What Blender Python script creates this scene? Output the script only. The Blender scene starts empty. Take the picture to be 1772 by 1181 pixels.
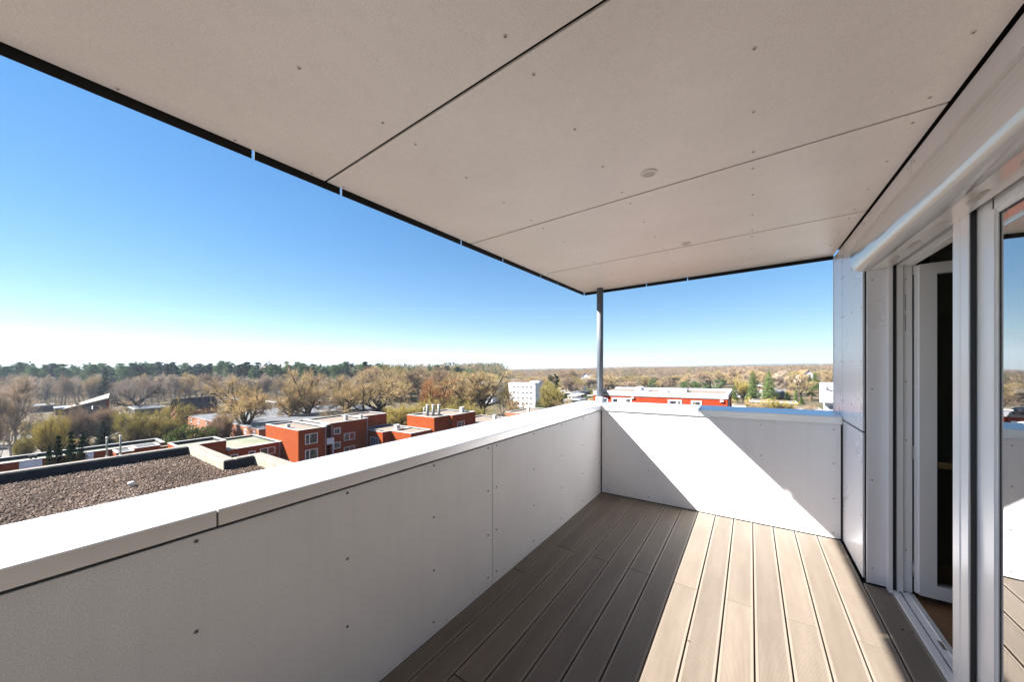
import bpy, math, random
import numpy as np
from mathutils import Vector, Matrix

scene = bpy.context.scene
COL = scene.collection
rng = np.random.default_rng(7)
random.seed(7)

# ------------------------------------------------------------------ camera, sky, sun, exposure
F = 590.7                       # focal length in pixels of the 1772 px wide photograph (12 mm on full frame)
PSI = math.atan2(413.0, F)      # the balcony runs 35 degrees to the right of the view axis
YH = 631.0                      # horizon row of the balcony's long direction
CAMH = 1.59                     # eye height above the deck
K = 0.0206                      # everything here falls 2 % towards the open side (drainage fall, sloping site)
SP, CP = math.sin(PSI), math.cos(PSI)

cam_d = bpy.data.cameras.new("camera")
cam = bpy.data.objects.new("camera", cam_d)
COL.objects.link(cam)
cam.location = (0, 0, CAMH)
cam.rotation_euler = (math.pi / 2, 0, PSI)
cam_d.sensor_width = 36.0
cam_d.lens = F / 1772.0 * 36.0
cam_d.shift_y = (YH - 590.5) / 1772.0
cam_d.clip_start = 0.05
cam_d.clip_end = 30000
scene.camera = cam

SUN_EL = math.radians(39.3)
SUN_TRAVEL = Vector((CP * math.cos(SUN_EL), SP * math.cos(SUN_EL), -math.sin(SUN_EL)))
w = bpy.data.worlds.new("World")
scene.world = w
w.use_nodes = True
nt = w.node_tree
nt.nodes.clear()
wo = nt.nodes.new("ShaderNodeOutputWorld")
bg = nt.nodes.new("ShaderNodeBackground")
sky = nt.nodes.new("ShaderNodeTexSky")
sky.sky_type = 'NISHITA'
sky.sun_disc = False
sky.sun_elevation = SUN_EL
# direction towards the sun, as a compass angle for the sky node
to_sun = -SUN_TRAVEL
sky.sun_rotation = math.atan2(to_sun.x, to_sun.y)
sky.altitude = 60
sky.air_density = 1.0
sky.dust_density = 0.0
sky.ozone_density = 2.5
hs = nt.nodes.new("ShaderNodeHueSaturation")
hs.inputs['Saturation'].default_value = 1.68
gm = nt.nodes.new("ShaderNodeGamma")
gm.inputs['Gamma'].default_value = 0.60
nt.links.new(sky.outputs[0], gm.inputs['Color'])
nt.links.new(gm.outputs[0], hs.inputs['Color'])
tint = nt.nodes.new("ShaderNodeMix")
tint.data_type = 'RGBA'; tint.blend_type = 'MULTIPLY'
tint.inputs[0].default_value = 1.0
tint.inputs[7].default_value = (0.80, 0.97, 1.10, 1)
nt.links.new(hs.outputs[0], tint.inputs[6])
nt.links.new(tint.outputs[2], bg.inputs['Color'])
bg.inputs['Strength'].default_value = 0.053
nt.links.new(bg.outputs[0], wo.inputs['Surface'])

sd = bpy.data.lights.new("sun", 'SUN')
sd.energy = 5.0
sd.angle = math.radians(0.55)
sd.color = (1.0, 0.96, 0.91)
sun = bpy.data.objects.new("sun", sd)
COL.objects.link(sun)
sun.rotation_euler = SUN_TRAVEL.to_track_quat('-Z', 'Y').to_euler()
sun.location = (-20, -20, 30)

scene.view_settings.view_transform = 'Standard'
scene.view_settings.look = 'None'
scene.view_settings.gamma = 1.0
scene.view_settings.use_curve_mapping = False
scene.view_settings.exposure = 2.4
scene.render.engine = 'CYCLES'
cy = scene.cycles
cy.max_bounces = 14
cy.diffuse_bounces = 12
cy.glossy_bounces = 4
cy.transmission_bounces = 6
cy.transparent_max_bounces = 12
cy.volume_bounces = 0
cy.caustics_reflective = False
cy.caustics_refractive = False
cy.sample_clamp_indirect = 8
cy.use_denoising = True

# ------------------------------------------------------------------ projection helpers (a pixel and a known plane give a place)
def ray(px, py):
    x = (px - 886) / F
    return np.array([x * CP - SP, x * SP + CP, (YH - py) / F])

def on_h(px, py, h):            # on the level h (levels fall by K along x)
    r = ray(px, py)
    t = (h - CAMH) / (r[2] - K * r[0])
    return r[0] * t, r[1] * t

def on_x(px, py, X):            # on the plane x = X; returns y, level
    r = ray(px, py)
    t = X / r[0]
    return r[1] * t, CAMH + r[2] * t - K * X

def on_y(px, py, Y):            # on the plane y = Y; returns x, level
    r = ray(px, py)
    t = Y / r[1]
    return r[0] * t, CAMH + r[2] * t - K * r[0] * t

def at_d(px, d):                # ground position seen in column px at view depth d
    r = ray(px, YH)
    return r[0] * d, r[1] * d

GZ = -18.4                      # level of the ground
def gz(x):
    return GZ + K * x

def lev(px, py, d):             # level of the point seen at px, py at depth d
    r = ray(px, py)
    return CAMH + r[2] * d - K * r[0] * d

# ------------------------------------------------------------------ materials
def new_mat(name):
    m = bpy.data.materials.new(name)
    m.use_nodes = True
    t = m.node_tree
    return m, t, t.nodes['Principled BSDF'], t.nodes, t.links

def mat(name, col, rough=0.6, col2=None, nscale=6.0, detail=4, spec=0.5, metal=0.0, bump=0.0, bscale=None,
        coat=0.0, coords='Object', lo=0.35, hi=0.65, stretch=None, rnd=0.0):
    m, t, p, N, L = new_mat(name)
    p.inputs['Roughness'].default_value = rough
    p.inputs['Metallic'].default_value = metal
    p.inputs['Specular IOR Level'].default_value = spec
    p.inputs['Coat Weight'].default_value = coat
    p.inputs['Coat Roughness'].default_value = 0.12
    tc = N.new('ShaderNodeTexCoord')
    vec = tc.outputs[coords]
    if stretch:
        mp = N.new('ShaderNodeMapping')
        mp.inputs['Scale'].default_value = stretch
        L.new(vec, mp.inputs['Vector'])
        vec = mp.outputs[0]
    last = None
    if col2 is not None:
        n = N.new('ShaderNodeTexNoise')
        n.inputs['Scale'].default_value = nscale
        n.inputs['Detail'].default_value = detail
        L.new(vec, n.inputs['Vector'])
        r = N.new('ShaderNodeValToRGB')
        r.color_ramp.elements[0].position = lo
        r.color_ramp.elements[1].position = hi
        r.color_ramp.elements[0].color = (*col, 1)
        r.color_ramp.elements[1].color = (*col2, 1)
        L.new(n.outputs['Fac'], r.inputs['Fac'])
        last = r.outputs['Color']
    if rnd > 0:
        oi = N.new('ShaderNodeObjectInfo')
        mr = N.new('ShaderNodeMapRange')
        mr.inputs['To Min'].default_value = 1 - rnd
        mr.inputs['To Max'].default_value = 1 + rnd
        L.new(oi.outputs['Random'], mr.inputs['Value'])
        h = N.new('ShaderNodeHueSaturation')
        if last is None:
            h.inputs['Color'].default_value = (*col, 1)
        else:
            L.new(last, h.inputs['Color'])
        L.new(mr.outputs[0], h.inputs['Value'])
        last = h.outputs[0]
    if last is None:
        p.inputs['Base Color'].default_value = (*col, 1)
    else:
        L.new(last, p.inputs['Base Color'])
    if bump > 0:
        n2 = N.new('ShaderNodeTexNoise')
        n2.inputs['Scale'].default_value = bscale or nscale
        n2.inputs['Detail'].default_value = 3
        L.new(vec, n2.inputs['Vector'])
        b = N.new('ShaderNodeBump')
        b.inputs['Strength'].default_value = bump
        b.inputs['Distance'].default_value = 0.01
        L.new(n2.outputs['Fac'], b.inputs['Height'])
        L.new(b.outputs[0], p.inputs['Normal'])
    return m

def panel_mat(name, c, rough, spec=0.5, blotch=0.05, speck=0.13):
    # fibre-cement cladding: fine speckle, faint clouding and a few handling marks
    m, t, p, N, L = new_mat(name)
    p.inputs['Roughness'].default_value = rough
    p.inputs['Specular IOR Level'].default_value = spec
    tc = N.new('ShaderNodeTexCoord')
    n1 = N.new('ShaderNodeTexNoise'); n1.inputs['Scale'].default_value = 300; n1.inputs['Detail'].default_value = 2
    n2 = N.new('ShaderNodeTexNoise'); n2.inputs['Scale'].default_value = 1.7; n2.inputs['Detail'].default_value = 6
    n2.inputs['Roughness'].default_value = 0.62
    L.new(tc.outputs['Object'], n1.inputs['Vector']); L.new(tc.outputs['Object'], n2.inputs['Vector'])
    a = N.new('ShaderNodeMapRange'); a.inputs['From Min'].default_value = .3; a.inputs['From Max'].default_value = .7
    a.inputs['To Min'].default_value = 1 - speck; a.inputs['To Max'].default_value = 1 + speck
    b = N.new('ShaderNodeMapRange'); b.inputs['From Min'].default_value = .3; b.inputs['From Max'].default_value = .7
    b.inputs['To Min'].default_value = 1 - blotch; b.inputs['To Max'].default_value = 1 + blotch
    L.new(n1.outputs['Fac'], a.inputs['Value']); L.new(n2.outputs['Fac'], b.inputs['Value'])
    mu = N.new('ShaderNodeMath'); mu.operation = 'MULTIPLY'
    L.new(a.outputs[0], mu.inputs[0]); L.new(b.outputs[0], mu.inputs[1])
    # faint run-off streaks and wiped patches
    mp = N.new('ShaderNodeMapping'); mp.inputs['Scale'].default_value = (16, 16, .8); L.new(tc.outputs['Object'], mp.inputs['Vector'])
    n3 = N.new('ShaderNodeTexNoise'); n3.inputs['Scale'].default_value = 1.3; n3.inputs['Detail'].default_value = 5; L.new(mp.outputs[0], n3.inputs['Vector'])
    d = N.new('ShaderNodeMapRange'); d.inputs['From Min'].default_value = .5; d.inputs['From Max'].default_value = .75; d.inputs['To Min'].default_value = 1.0; d.inputs['To Max'].default_value = .965
    L.new(n3.outputs['Fac'], d.inputs['Value'])
    mu2 = N.new('ShaderNodeMath'); mu2.operation = 'MULTIPLY'; L.new(mu.outputs[0], mu2.inputs[0]); L.new(d.outputs[0], mu2.inputs[1]); mu = mu2
    h = N.new('ShaderNodeHueSaturation'); h.inputs['Color'].default_value = (*c, 1)
    L.new(mu.outputs[0], h.inputs['Value'])
    L.new(h.outputs[0], p.inputs['Base Color'])
    r = N.new('ShaderNodeMapRange'); r.inputs['To Min'].default_value = rough - .05; r.inputs['To Max'].default_value = rough + .08
    L.new(n2.outputs['Fac'], r.inputs['Value']); L.new(r.outputs[0], p.inputs['Roughness'])
    return m

M = {}
M['parapet'] = panel_mat('parapet panel', (.87, .87, .88), .5, .5, .04, .16)
M['ceiling'] = panel_mat('ceiling panel', (.88, .845, .83), .42, .5, .045, .12)
M['facade'] = panel_mat('facade panel', (.75, .75, .79), .27, .8, .04, .06)
M['coping'] = mat('coping sheet', (.78, .79, .81), .36, (.83, .84, .86), 2.5, 6, spec=.5, metal=.72)
M['black'] = mat('black joint', (.008, .008, .009), .8)
M['dark_metal'] = mat('dark fascia metal', (.006, .005, .005), .6, (.010, .009, .008), 3, spec=.2)
M['joint_alu'] = mat('bright joint strip', (.8, .82, .85), .35, metal=.2)
M['white_gloss'] = mat('white coated aluminium', (.80, .795, .785), .2, (.83, .825, .815), 2.0, spec=.6, coat=.5)
M['pvc'] = mat('white window profile', (.80, .81, .83), .28, (.83, .84, .86), 3.0, spec=.5)
M['pvc2'] = mat('grey gasket', (.05, .055, .065), .5)
M['gasket'] = mat('dark rubber gasket', (.012, .014, .018), .5)
M['steel'] = mat('screw steel', (.34, .33, .33), .35, metal=.7)
M['screw_paint'] = mat('painted screw head', (.66, .62, .585), .4)
M['hole'] = mat('screw recess', (.02, .02, .02), .7)
M['post'] = mat('anthracite post paint', (.10, .12, .15), .32, (.13, .15, .18), 4)
M['collar'] = mat('white collar', (.75, .76, .78), .35)
M['slot'] = mat('warm grey vent slot', (.48, .46, .43), .5)  # one even tone for the oval vents
M['lamp'] = mat('downlight ring', (.76, .73, .68), .35)
M['lampglass'] = mat('downlight lens', (.55, .53, .48), .15)
M['bark_leaf'] = mat('dry leaf', (.05, .032, .02), .8)
M['plaster'] = mat('interior plaster', (.45, .44, .42), .8)
M['interior_floor'] = mat('oak floor', (.30, .17, .085), .4, (.24, .13, .06), 5, stretch=(1, 14, 1))
M['core'] = mat('wall core', (.30, .30, .30), .8)

# decking: ribbed composite boards
def deck_mat():
    m, t, p, N, L = new_mat('ribbed decking')
    tc = N.new('ShaderNodeTexCoord')
    wv = N.new('ShaderNodeTexWave'); wv.wave_type = 'BANDS'; wv.bands_direction = 'X'
    wv.inputs['Scale'].default_value = 58.0
    L.new(tc.outputs['Object'], wv.inputs['Vector'])
    mp = N.new('ShaderNodeMapping'); mp.inputs['Scale'].default_value = (9, 1.2, 9)
    L.new(tc.outputs['Object'], mp.inputs['Vector'])
    oi = N.new('ShaderNodeObjectInfo')
    ad = N.new('ShaderNodeVectorMath'); ad.operation = 'ADD'
    L.new(mp.outputs[0], ad.inputs[0])
    cb = N.new('ShaderNodeCombineXYZ')
    mm = N.new('ShaderNodeMath'); mm.operation = 'MULTIPLY'; mm.inputs[1].default_value = 37
    L.new(oi.outputs['Random'], mm.inputs[0]); L.new(mm.outputs[0], cb.inputs['Z'])
    L.new(cb.outputs[0], ad.inputs[1])
    n = N.new('ShaderNodeTexNoise'); n.inputs['Scale'].default_value = 1.6; n.inputs['Detail'].default_value = 7
    n.inputs['Roughness'].default_value = .65
    L.new(ad.outputs[0], n.inputs['Vector'])
    r = N.new('ShaderNodeValToRGB')
    r.color_ramp.elements[0].position = .28; r.color_ramp.elements[0].color = (.142, .115, .090, 1)
    r.color_ramp.elements[1].position = .72; r.color_ramp.elements[1].color = (.196, .162, .130, 1)
    L.new(n.outputs['Fac'], r.inputs['Fac'])
    mr = N.new('ShaderNodeMapRange'); mr.inputs['To Min'].default_value = .86; mr.inputs['To Max'].default_value = 1.10
    L.new(oi.outputs['Random'], mr.inputs['Value'])
    # the grooves are coloured a little darker than the ribs
    g = N.new('ShaderNodeMapRange'); g.inputs['To Min'].default_value = .78; g.inputs['To Max'].default_value = 1.07
    L.new(wv.outputs['Fac'], g.inputs['Value'])
    mu = N.new('ShaderNodeMath'); mu.operation = 'MULTIPLY'
    L.new(mr.outputs[0], mu.inputs[0]); L.new(g.outputs[0], mu.inputs[1])
    h = N.new('ShaderNodeHueSaturation'); L.new(r.outputs[0], h.inputs['Color']); L.new(mu.outputs[0], h.inputs['Value'])
    L.new(h.outputs[0], p.inputs['Base Color'])
    b = N.new('ShaderNodeBump'); b.inputs['Strength'].default_value = .5; b.inputs['Distance'].default_value = .0012
    L.new(wv.outputs['Fac'], b.inputs['Height']); L.new(b.outputs[0], p.inputs['Normal'])
    p.inputs['Roughness'].default_value = .55
    p.inputs['Specular IOR Level'].default_value = .35
    return m
M['deck'] = deck_mat()
M['deck_edge'] = mat('smooth board margin', (.180, .148, .118), .5, (.205, .170, .137), 3, stretch=(6, 1, 6))

def glass_mat(name, tint, surfaces):
    # insulating glass: the share reflected by all the surfaces of the unit together
    m, t, p, N, L = new_mat(name)
    N.remove(p)
    out = [n for n in N if n.type == 'OUTPUT_MATERIAL'][0]
    fr = N.new('ShaderNodeFresnel'); fr.inputs['IOR'].default_value = 1.55
    ge = N.new('ShaderNodeNewGeometry')
    a = N.new('ShaderNodeMath'); a.operation = 'SUBTRACT'; a.inputs[0].default_value = 1.0
    b = N.new('ShaderNodeMath'); b.operation = 'POWER'; b.inputs[1].default_value = surfaces
    c = N.new('ShaderNodeMath'); c.operation = 'SUBTRACT'; c.inputs[0].default_value = 1.0
    e = N.new('ShaderNodeMath'); e.operation = 'SUBTRACT'; e.inputs[0].default_value = 1.0
    f = N.new('ShaderNodeMath'); f.operation = 'MULTIPLY'
    L.new(fr.outputs[0], a.inputs[1]); L.new(a.outputs[0], b.inputs[0]); L.new(b.outputs[0], c.inputs[1])
    L.new(ge.outputs['Backfacing'], e.inputs[1]); L.new(c.outputs[0], f.inputs[0]); L.new(e.outputs[0], f.inputs[1])
    tr = N.new('ShaderNodeBsdfTransparent'); tr.inputs['Color'].default_value = (*tint, 1)
    gl = N.new('ShaderNodeBsdfGlossy'); gl.inputs['Roughness'].default_value = 0.0
    mx = N.new('ShaderNodeMixShader')
    L.new(f.outputs[0], mx.inputs['Fac']); L.new(tr.outputs[0], mx.inputs[1]); L.new(gl.outputs[0], mx.inputs[2])
    L.new(mx.outputs[0], out.inputs['Surface'])
    return m
M['glass'] = glass_mat('coated window glass', (.62, .68, .66), 7)
M['leaf_glass'] = glass_mat('door glass', (.62, .68, .66), 2)
M['far_glass'] = mat('dark window glass', (.02, .022, .028), .08, (.20, .185, .165), 1.1, 3, spec=.8, lo=.5, hi=.72, stretch=(1.6, 1.6, .5))  # paler patches in the colour stand for curtains and reflections

# outdoors
M['brick'] = mat('red brick', (0.2, 0.041, 0.011), .85, (0.24, 0.052, 0.015), 1.3, 8, spec=.06, bump=.3, bscale=14, lo=.3, hi=.7)
M['brick_pale'] = mat('weathered orange brick', (0.211, 0.084, 0.042), .85, (0.256, 0.113, 0.060), 1.1, 6, spec=.2, bump=.3, bscale=12)
M['red_render'] = mat('red render', (0.255, 0.035, 0.014), .8, (0.273, 0.039, 0.016), .6, 4, spec=.06)
M['white_paint'] = mat('white paint', (.72, .72, .74), .6, (.66, .66, .68), 1.2, 5)
M['cap'] = mat('pale sheet coping', (0.396, 0.382, 0.360), .5, (0.446, 0.432, 0.410), .8)
M['zinc'] = mat('grey sheet fascia', (0.288, 0.288, 0.308), .4, (0.328, 0.328, 0.348), .6)
M['bitumen'] = mat('bitumen upstand', (0.01, 0.01, 0.013), .75, (0.024, 0.024, 0.029), 1.4, 5)  # black roofing felt, also reused as painted shade inside the gravel roof parapet
M['roof_gravel'] = mat('gravelled roof', (0.203, 0.167, 0.135), .95, (0.128, 0.109, 0.092), 2.6, 10, spec=.1, bump=.8, bscale=9)
M['roof_green'] = mat('mossy gravelled roof', (0.187, 0.175, 0.141), .95, (0.128, 0.148, 0.099), .22, 9, spec=.1, bump=.7, bscale=9, lo=.42, hi=.66)
M['roof_grey'] = mat('grey felt roof', (0.098, 0.101, 0.111), .85, (0.077, 0.081, 0.086), .5, 6, spec=.2)
M['roof_slate'] = mat('dark brown tiles', (0.05, 0.04, 0.035), .8, (0.085, 0.068, 0.058), .8, 6, spec=.2, bump=.4, bscale=5)
M['roof_tan'] = mat('pale brown tiles', (0.16, 0.128, 0.105), .8, (0.115, 0.092, 0.076), 1.0, 6, spec=.2, bump=.4, bscale=5)
M['concrete'] = mat('weathered concrete', (0.319, 0.293, 0.235), .9, (0.230, 0.204, 0.160), 1.8, 9, spec=.2, bump=.5, bscale=25)
M['concrete_top'] = mat('gritty parapet top', (0.224, 0.197, 0.170), .95, (0.150, 0.133, 0.116), 7, 9, spec=.1, bump=.6, bscale=40)
M['gravel_bed'] = mat('gravel bed', (0.035, 0.024, 0.018), .95, (0.075, 0.052, 0.04), 22, 6, spec=.1, bump=.8, bscale=26)
M['pebble'] = mat('brown pebbles', (0.1, 0.058, 0.037), .8, (0.185, 0.122, 0.082), 5, 2, spec=.3, lo=.3, hi=.75)
M['plastic'] = mat('pale plastic', (.62, .60, .57), .5)
M['flue'] = mat('weathered flue pipe', (.27, .29, .25), .7, (.18, .19, .16), 2, spec=.3)
M['asphalt'] = mat('asphalt', (0.080, 0.080, 0.084), .9, (0.120, 0.120, 0.120), .4, 6, spec=.2)
M['paving'] = mat('pale paving', (0.13, 0.115, 0.1), .9, (0.095, 0.084, 0.074), .35, 6, spec=.2)
M['car_white'] = mat('white car paint', (.72, .73, .75), .2, coat=.6)
M['tyre'] = mat('tyre', (.02, .02, .02), .8)
M['rim'] = mat('wheel rim', (.4, .4, .42), .3, metal=.8)
M['ground'] = mat('rough winter ground', (0.06, 0.052, 0.028), .95, (0.095, 0.075, 0.048), .035, 10, spec=.1, coords='Object')
M['turbine'] = mat('turbine white', (.8, .8, .8), .5)
M['solar'] = mat('blue grey roof sheet', (.22, .26, .36), .35, (.26, .30, .40), .5)

M['bark_dark'] = mat('dark bark', (0.032, 0.025, 0.02), .9, (0.06, 0.047, 0.037), 3, spec=.1, rnd=.2)
M['bark_grey'] = mat('grey bark', (.15, .125, .105), .9, (.21, .18, .15), 3, spec=.1, rnd=.2)
M['bark_pale'] = mat('pale birch bark', (.42, .37, .31), .8, (.20, .17, .145), 2.2, 6, spec=.1, rnd=.1)
def twig(n, c, rnd=.18, tl=.14):
    m = mat(n, c, .9, tuple(v * 1.3 for v in c), 1.5, 4, spec=.0, rnd=rnd)
    t = m.node_tree; N, L = t.nodes, t.links
    p = N['Principled BSDF']; src = p.inputs['Base Color'].links[0].from_socket
    df = N.new('ShaderNodeBsdfDiffuse'); tr = N.new('ShaderNodeBsdfTranslucent'); mx = N.new('ShaderNodeMixShader'); mx.inputs['Fac'].default_value = tl
    L.new(src, df.inputs['Color']); L.new(src, tr.inputs['Color']); L.new(df.outputs[0], mx.inputs[1]); L.new(tr.outputs[0], mx.inputs[2])
    out = [q for q in N if q.type == 'OUTPUT_MATERIAL'][0]
    L.new(mx.outputs[0], out.inputs['Surface']); N.remove(p)
    M[n] = m
twig('twig_tan', (0.33, 0.248, 0.13))
twig('twig_olive', (0.24, 0.2, 0.066))
twig('twig_brown', (0.215, 0.155, 0.105))
twig('twig_grey', (0.25, 0.205, 0.17))
twig('twig_pale', (0.35, 0.285, 0.215))
twig('twig_orange', (0.33, 0.175, 0.075), .1)
twig('twig_gold', (0.31, 0.25, 0.075), .1)
twig('twig_pink', (0.29, 0.21, 0.14))
twig('needle_dark', (0.016, 0.03, 0.016), .25)
twig('needle_pine', (0.1, 0.145, 0.062), .25)
twig('needle_bright', (0.105, 0.14, 0.045), .2)
twig('bush_green', (0.075, 0.1, 0.025), .2)
twig('bush_yellow', (0.4, 0.35, 0.03), .1)

# ------------------------------------------------------------------ mesh helpers
class MB:
    def __init__(s): s.v = []; s.f = []; s.m = []; s.sm = []
    def face(s, idx, mi=0, smooth=False): s.f.append(idx); s.m.append(mi); s.sm.append(smooth)
    def box(s, x0, x1, y0, y1, z0, z1, mi=0, k=K, top=None):
        b = len(s.v)
        for x, y, z in ((x0,y0,z0),(x1,y0,z0),(x1,y1,z0),(x0,y1,z0),(x0,y0,z1),(x1,y0,z1),(x1,y1,z1),(x0,y1,z1)):
            s.v.append((x, y, z + k * x))
        for i, q in enumerate(((0,3,2,1),(4,5,6,7),(0,1,5,4),(1,2,6,5),(2,3,7,6),(3,0,4,7))):
            s.face([b + j for j in q], top if (top is not None and i == 1) else mi)
        return s
    def bevel_box(s, x0, x1, y0, y1, z0, z1, r, mi=0, k=K):     # box whose top edges are eased by r
        b = len(s.v)
        for z, e in ((z0, 0), (z1 - r, 0), (z1, r)):
            for x, y in ((x0+e,y0+e),(x1-e,y0+e),(x1-e,y1-e),(x0+e,y1-e)):
                s.v.append((x, y, z + k * x))
        s.face([b, b+3, b+2, b+1], mi)
        for lv in (0, 4):
            for i in range(4):
                j = (i + 1) % 4
                s.face([b+lv+i, b+lv+j, b+lv+4+j, b+lv+4+i], mi)
        s.face([b+8, b+9, b+10, b+11], mi)
        return s
    def poly(s, pts, mi=0):
        b = len(s.v); s.v += [tuple(p) for p in pts]; s.face(list(range(b, b + len(pts))), mi); return s
    def prism(s, prof, axis, a0, a1, mi=0, k=K, smooth=False, cap=True):   # profile of (u, z) swept along x or y
        b = len(s.v); n = len(prof)
        for a in (a0, a1):
            for u, z in prof:
                x, y = (u, a) if axis == 'y' else (a, u)
                s.v.append((x, y, z + k * x))
        for i in range(n):
            j = (i + 1) % n
            s.face([b+i, b+j, b+n+j, b+n+i], mi, smooth)
        if cap:
            s.face([b+i for i in range(n)][::-1], mi); s.face([b+n+i for i in range(n)], mi)
        return s
    def tube(s, pts, rad, n=8, mi=0, smooth=True, cap=True):
        pts = [Vector(p) for p in pts]; b = len(s.v)
        for i, p in enumerate(pts):
            d = (pts[min(i+1, len(pts)-1)] - pts[max(i-1, 0)]).normalized()
            a = d.orthogonal().normalized() if abs(d.z) < .9 else Vector((1, 0, 0))
            u = (a - d * a.dot(d)).normalized(); v = d.cross(u)
            for q in range(n):
                t = 2 * math.pi * q / n
                s.v.append(tuple(p + (u * math.cos(t) + v * math.sin(t)) * rad[i]))
        for i in range(len(pts) - 1):
            for q in range(n):
                r = (q + 1) % n
                s.face([b+i*n+q, b+i*n+r, b+(i+1)*n+r, b+(i+1)*n+q], mi, smooth)
        if cap:
            s.face([b + q for q in range(n)][::-1], mi); e = b + (len(pts)-1) * n
            s.face([e + q for q in range(n)], mi)
        return s
    def build(s, name, mats, parent=None, origin=None):
        o3 = Vector(parent['_w']) if parent is not None and '_w' in parent else Vector((0, 0, 0))
        if origin is not None: o3 = Vector(origin)
        me = bpy.data.meshes.new(name)
        me.from_pydata([(x - o3.x, y - o3.y, z - o3.z) for x, y, z in s.v], [], s.f)
        if not isinstance(mats, (list, tuple)): mats = [mats]
        for m_ in mats: me.materials.append(m_)
        me.polygons.foreach_set('material_index', s.m)
        me.polygons.foreach_set('use_smooth', s.sm)
        me.update()
        ob = bpy.data.objects.new(name, me)
        COL.objects.link(ob)
        if parent is not None:
            ob.parent = parent
            pw = Vector(parent['_w']) if '_w' in parent else Vector((0, 0, 0))
            ob.location = o3 - pw
        else:
            ob.location = o3
        ob['_w'] = tuple(o3)
        return ob

def tri_mesh(name, V, T, mats, mi=None):
    me = bpy.data.meshes.new(name)
    V = np.asarray(V, np.float32); T = np.asarray(T, np.int32)
    me.vertices.add(len(V)); me.vertices.foreach_set('co', V.ravel())
    me.loops.add(T.size); me.loops.foreach_set('vertex_index', T.ravel())
    me.polygons.add(len(T)); me.polygons.foreach_set('loop_start', np.arange(0, T.size, 3, dtype=np.int32))
    for m_ in mats: me.materials.append(m_)
    if mi is not None: me.polygons.foreach_set('material_index', np.asarray(mi, np.int32))
    me.update(calc_edges=True)
    return me

def mesh_obj(name, me, parent=None):
    o = bpy.data.objects.new(name, me); COL.objects.link(o)
    if parent is not None: o.parent = parent
    return o

def tag(o, label=None, cat=None, group=None, kind=None):
    if label: o['label'] = label
    if cat: o['category'] = cat
    if group: o['group'] = group
    if kind: o['kind'] = kind
    return o

def thing(name, label, cat, loc=(0, 0, 0), group=None):
    o = bpy.data.objects.new(name, None); COL.objects.link(o)
    o.location = loc; o.empty_display_size = .3; o['_w'] = tuple(loc)
    return tag(o, label, cat, group)

def struct(name, loc=(0, 0, 0)):
    o = bpy.data.objects.new(name, None); COL.objects.link(o)
    o.location = loc; o['_w'] = tuple(loc); o['kind'] = 'structure'
    return o

def copy_tree(root):
    r = root.copy(); COL.objects.link(r)
    for ch in root.children:
        c = ch.copy(); COL.objects.link(c); c.parent = r
        for g in ch.children:
            d = g.copy(); COL.objects.link(d); d.parent = c
    return r

# a domed screw head, 20 faces, looking along +z
def screw_mesh(name, paint):
    mb = MB(); n = 10; r = .0078
    rings = ((r, 0), (r * .85, .0022), (r * .45, .0030), (r * .3, .0012))
    for rr, z in rings:
        for q in range(n):
            t = 2 * math.pi * q / n; mb.v.append((rr * math.cos(t), rr * math.sin(t), z))
    for i in range(3):
        for q in range(n):
            p = (q + 1) % n
            mb.face([i*n+q, i*n+p, (i+1)*n+p, (i+1)*n+q], 1 if i == 2 else 0, True)
    mb.face([3*n + q for q in range(n)], 1)
    me = bpy.data.meshes.new(name); me.from_pydata(mb.v, [], mb.f)
    me.materials.append(paint); me.materials.append(M['hole'])
    me.polygons.foreach_set('material_index', mb.m); me.polygons.foreach_set('use_smooth', mb.sm)
    me.update()
    return me
SCREW_W = screw_mesh('screw', M['steel'])
SCREW_C = screw_mesh('screw', M['screw_paint'])

def screw(me, p, normal, parent):
    o = bpy.data.objects.new('screw', me); COL.objects.link(o)
    o.parent = parent
    o.location = Vector(p) - Vector(parent['_w'])
    o.rotation_euler = Vector(normal).to_track_quat('Z', 'Y').to_euler()
    return o

# ================================================================== LARGE STRUCTURE OF THE BALCONY
YB = -2.6                                   # rear end of the modelled balcony
YF = 4.20                                   # inner face of the end parapet
XL = -1.558                                 # inner face of the side parapet
XF = .675                                   # face of the house wall

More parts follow.
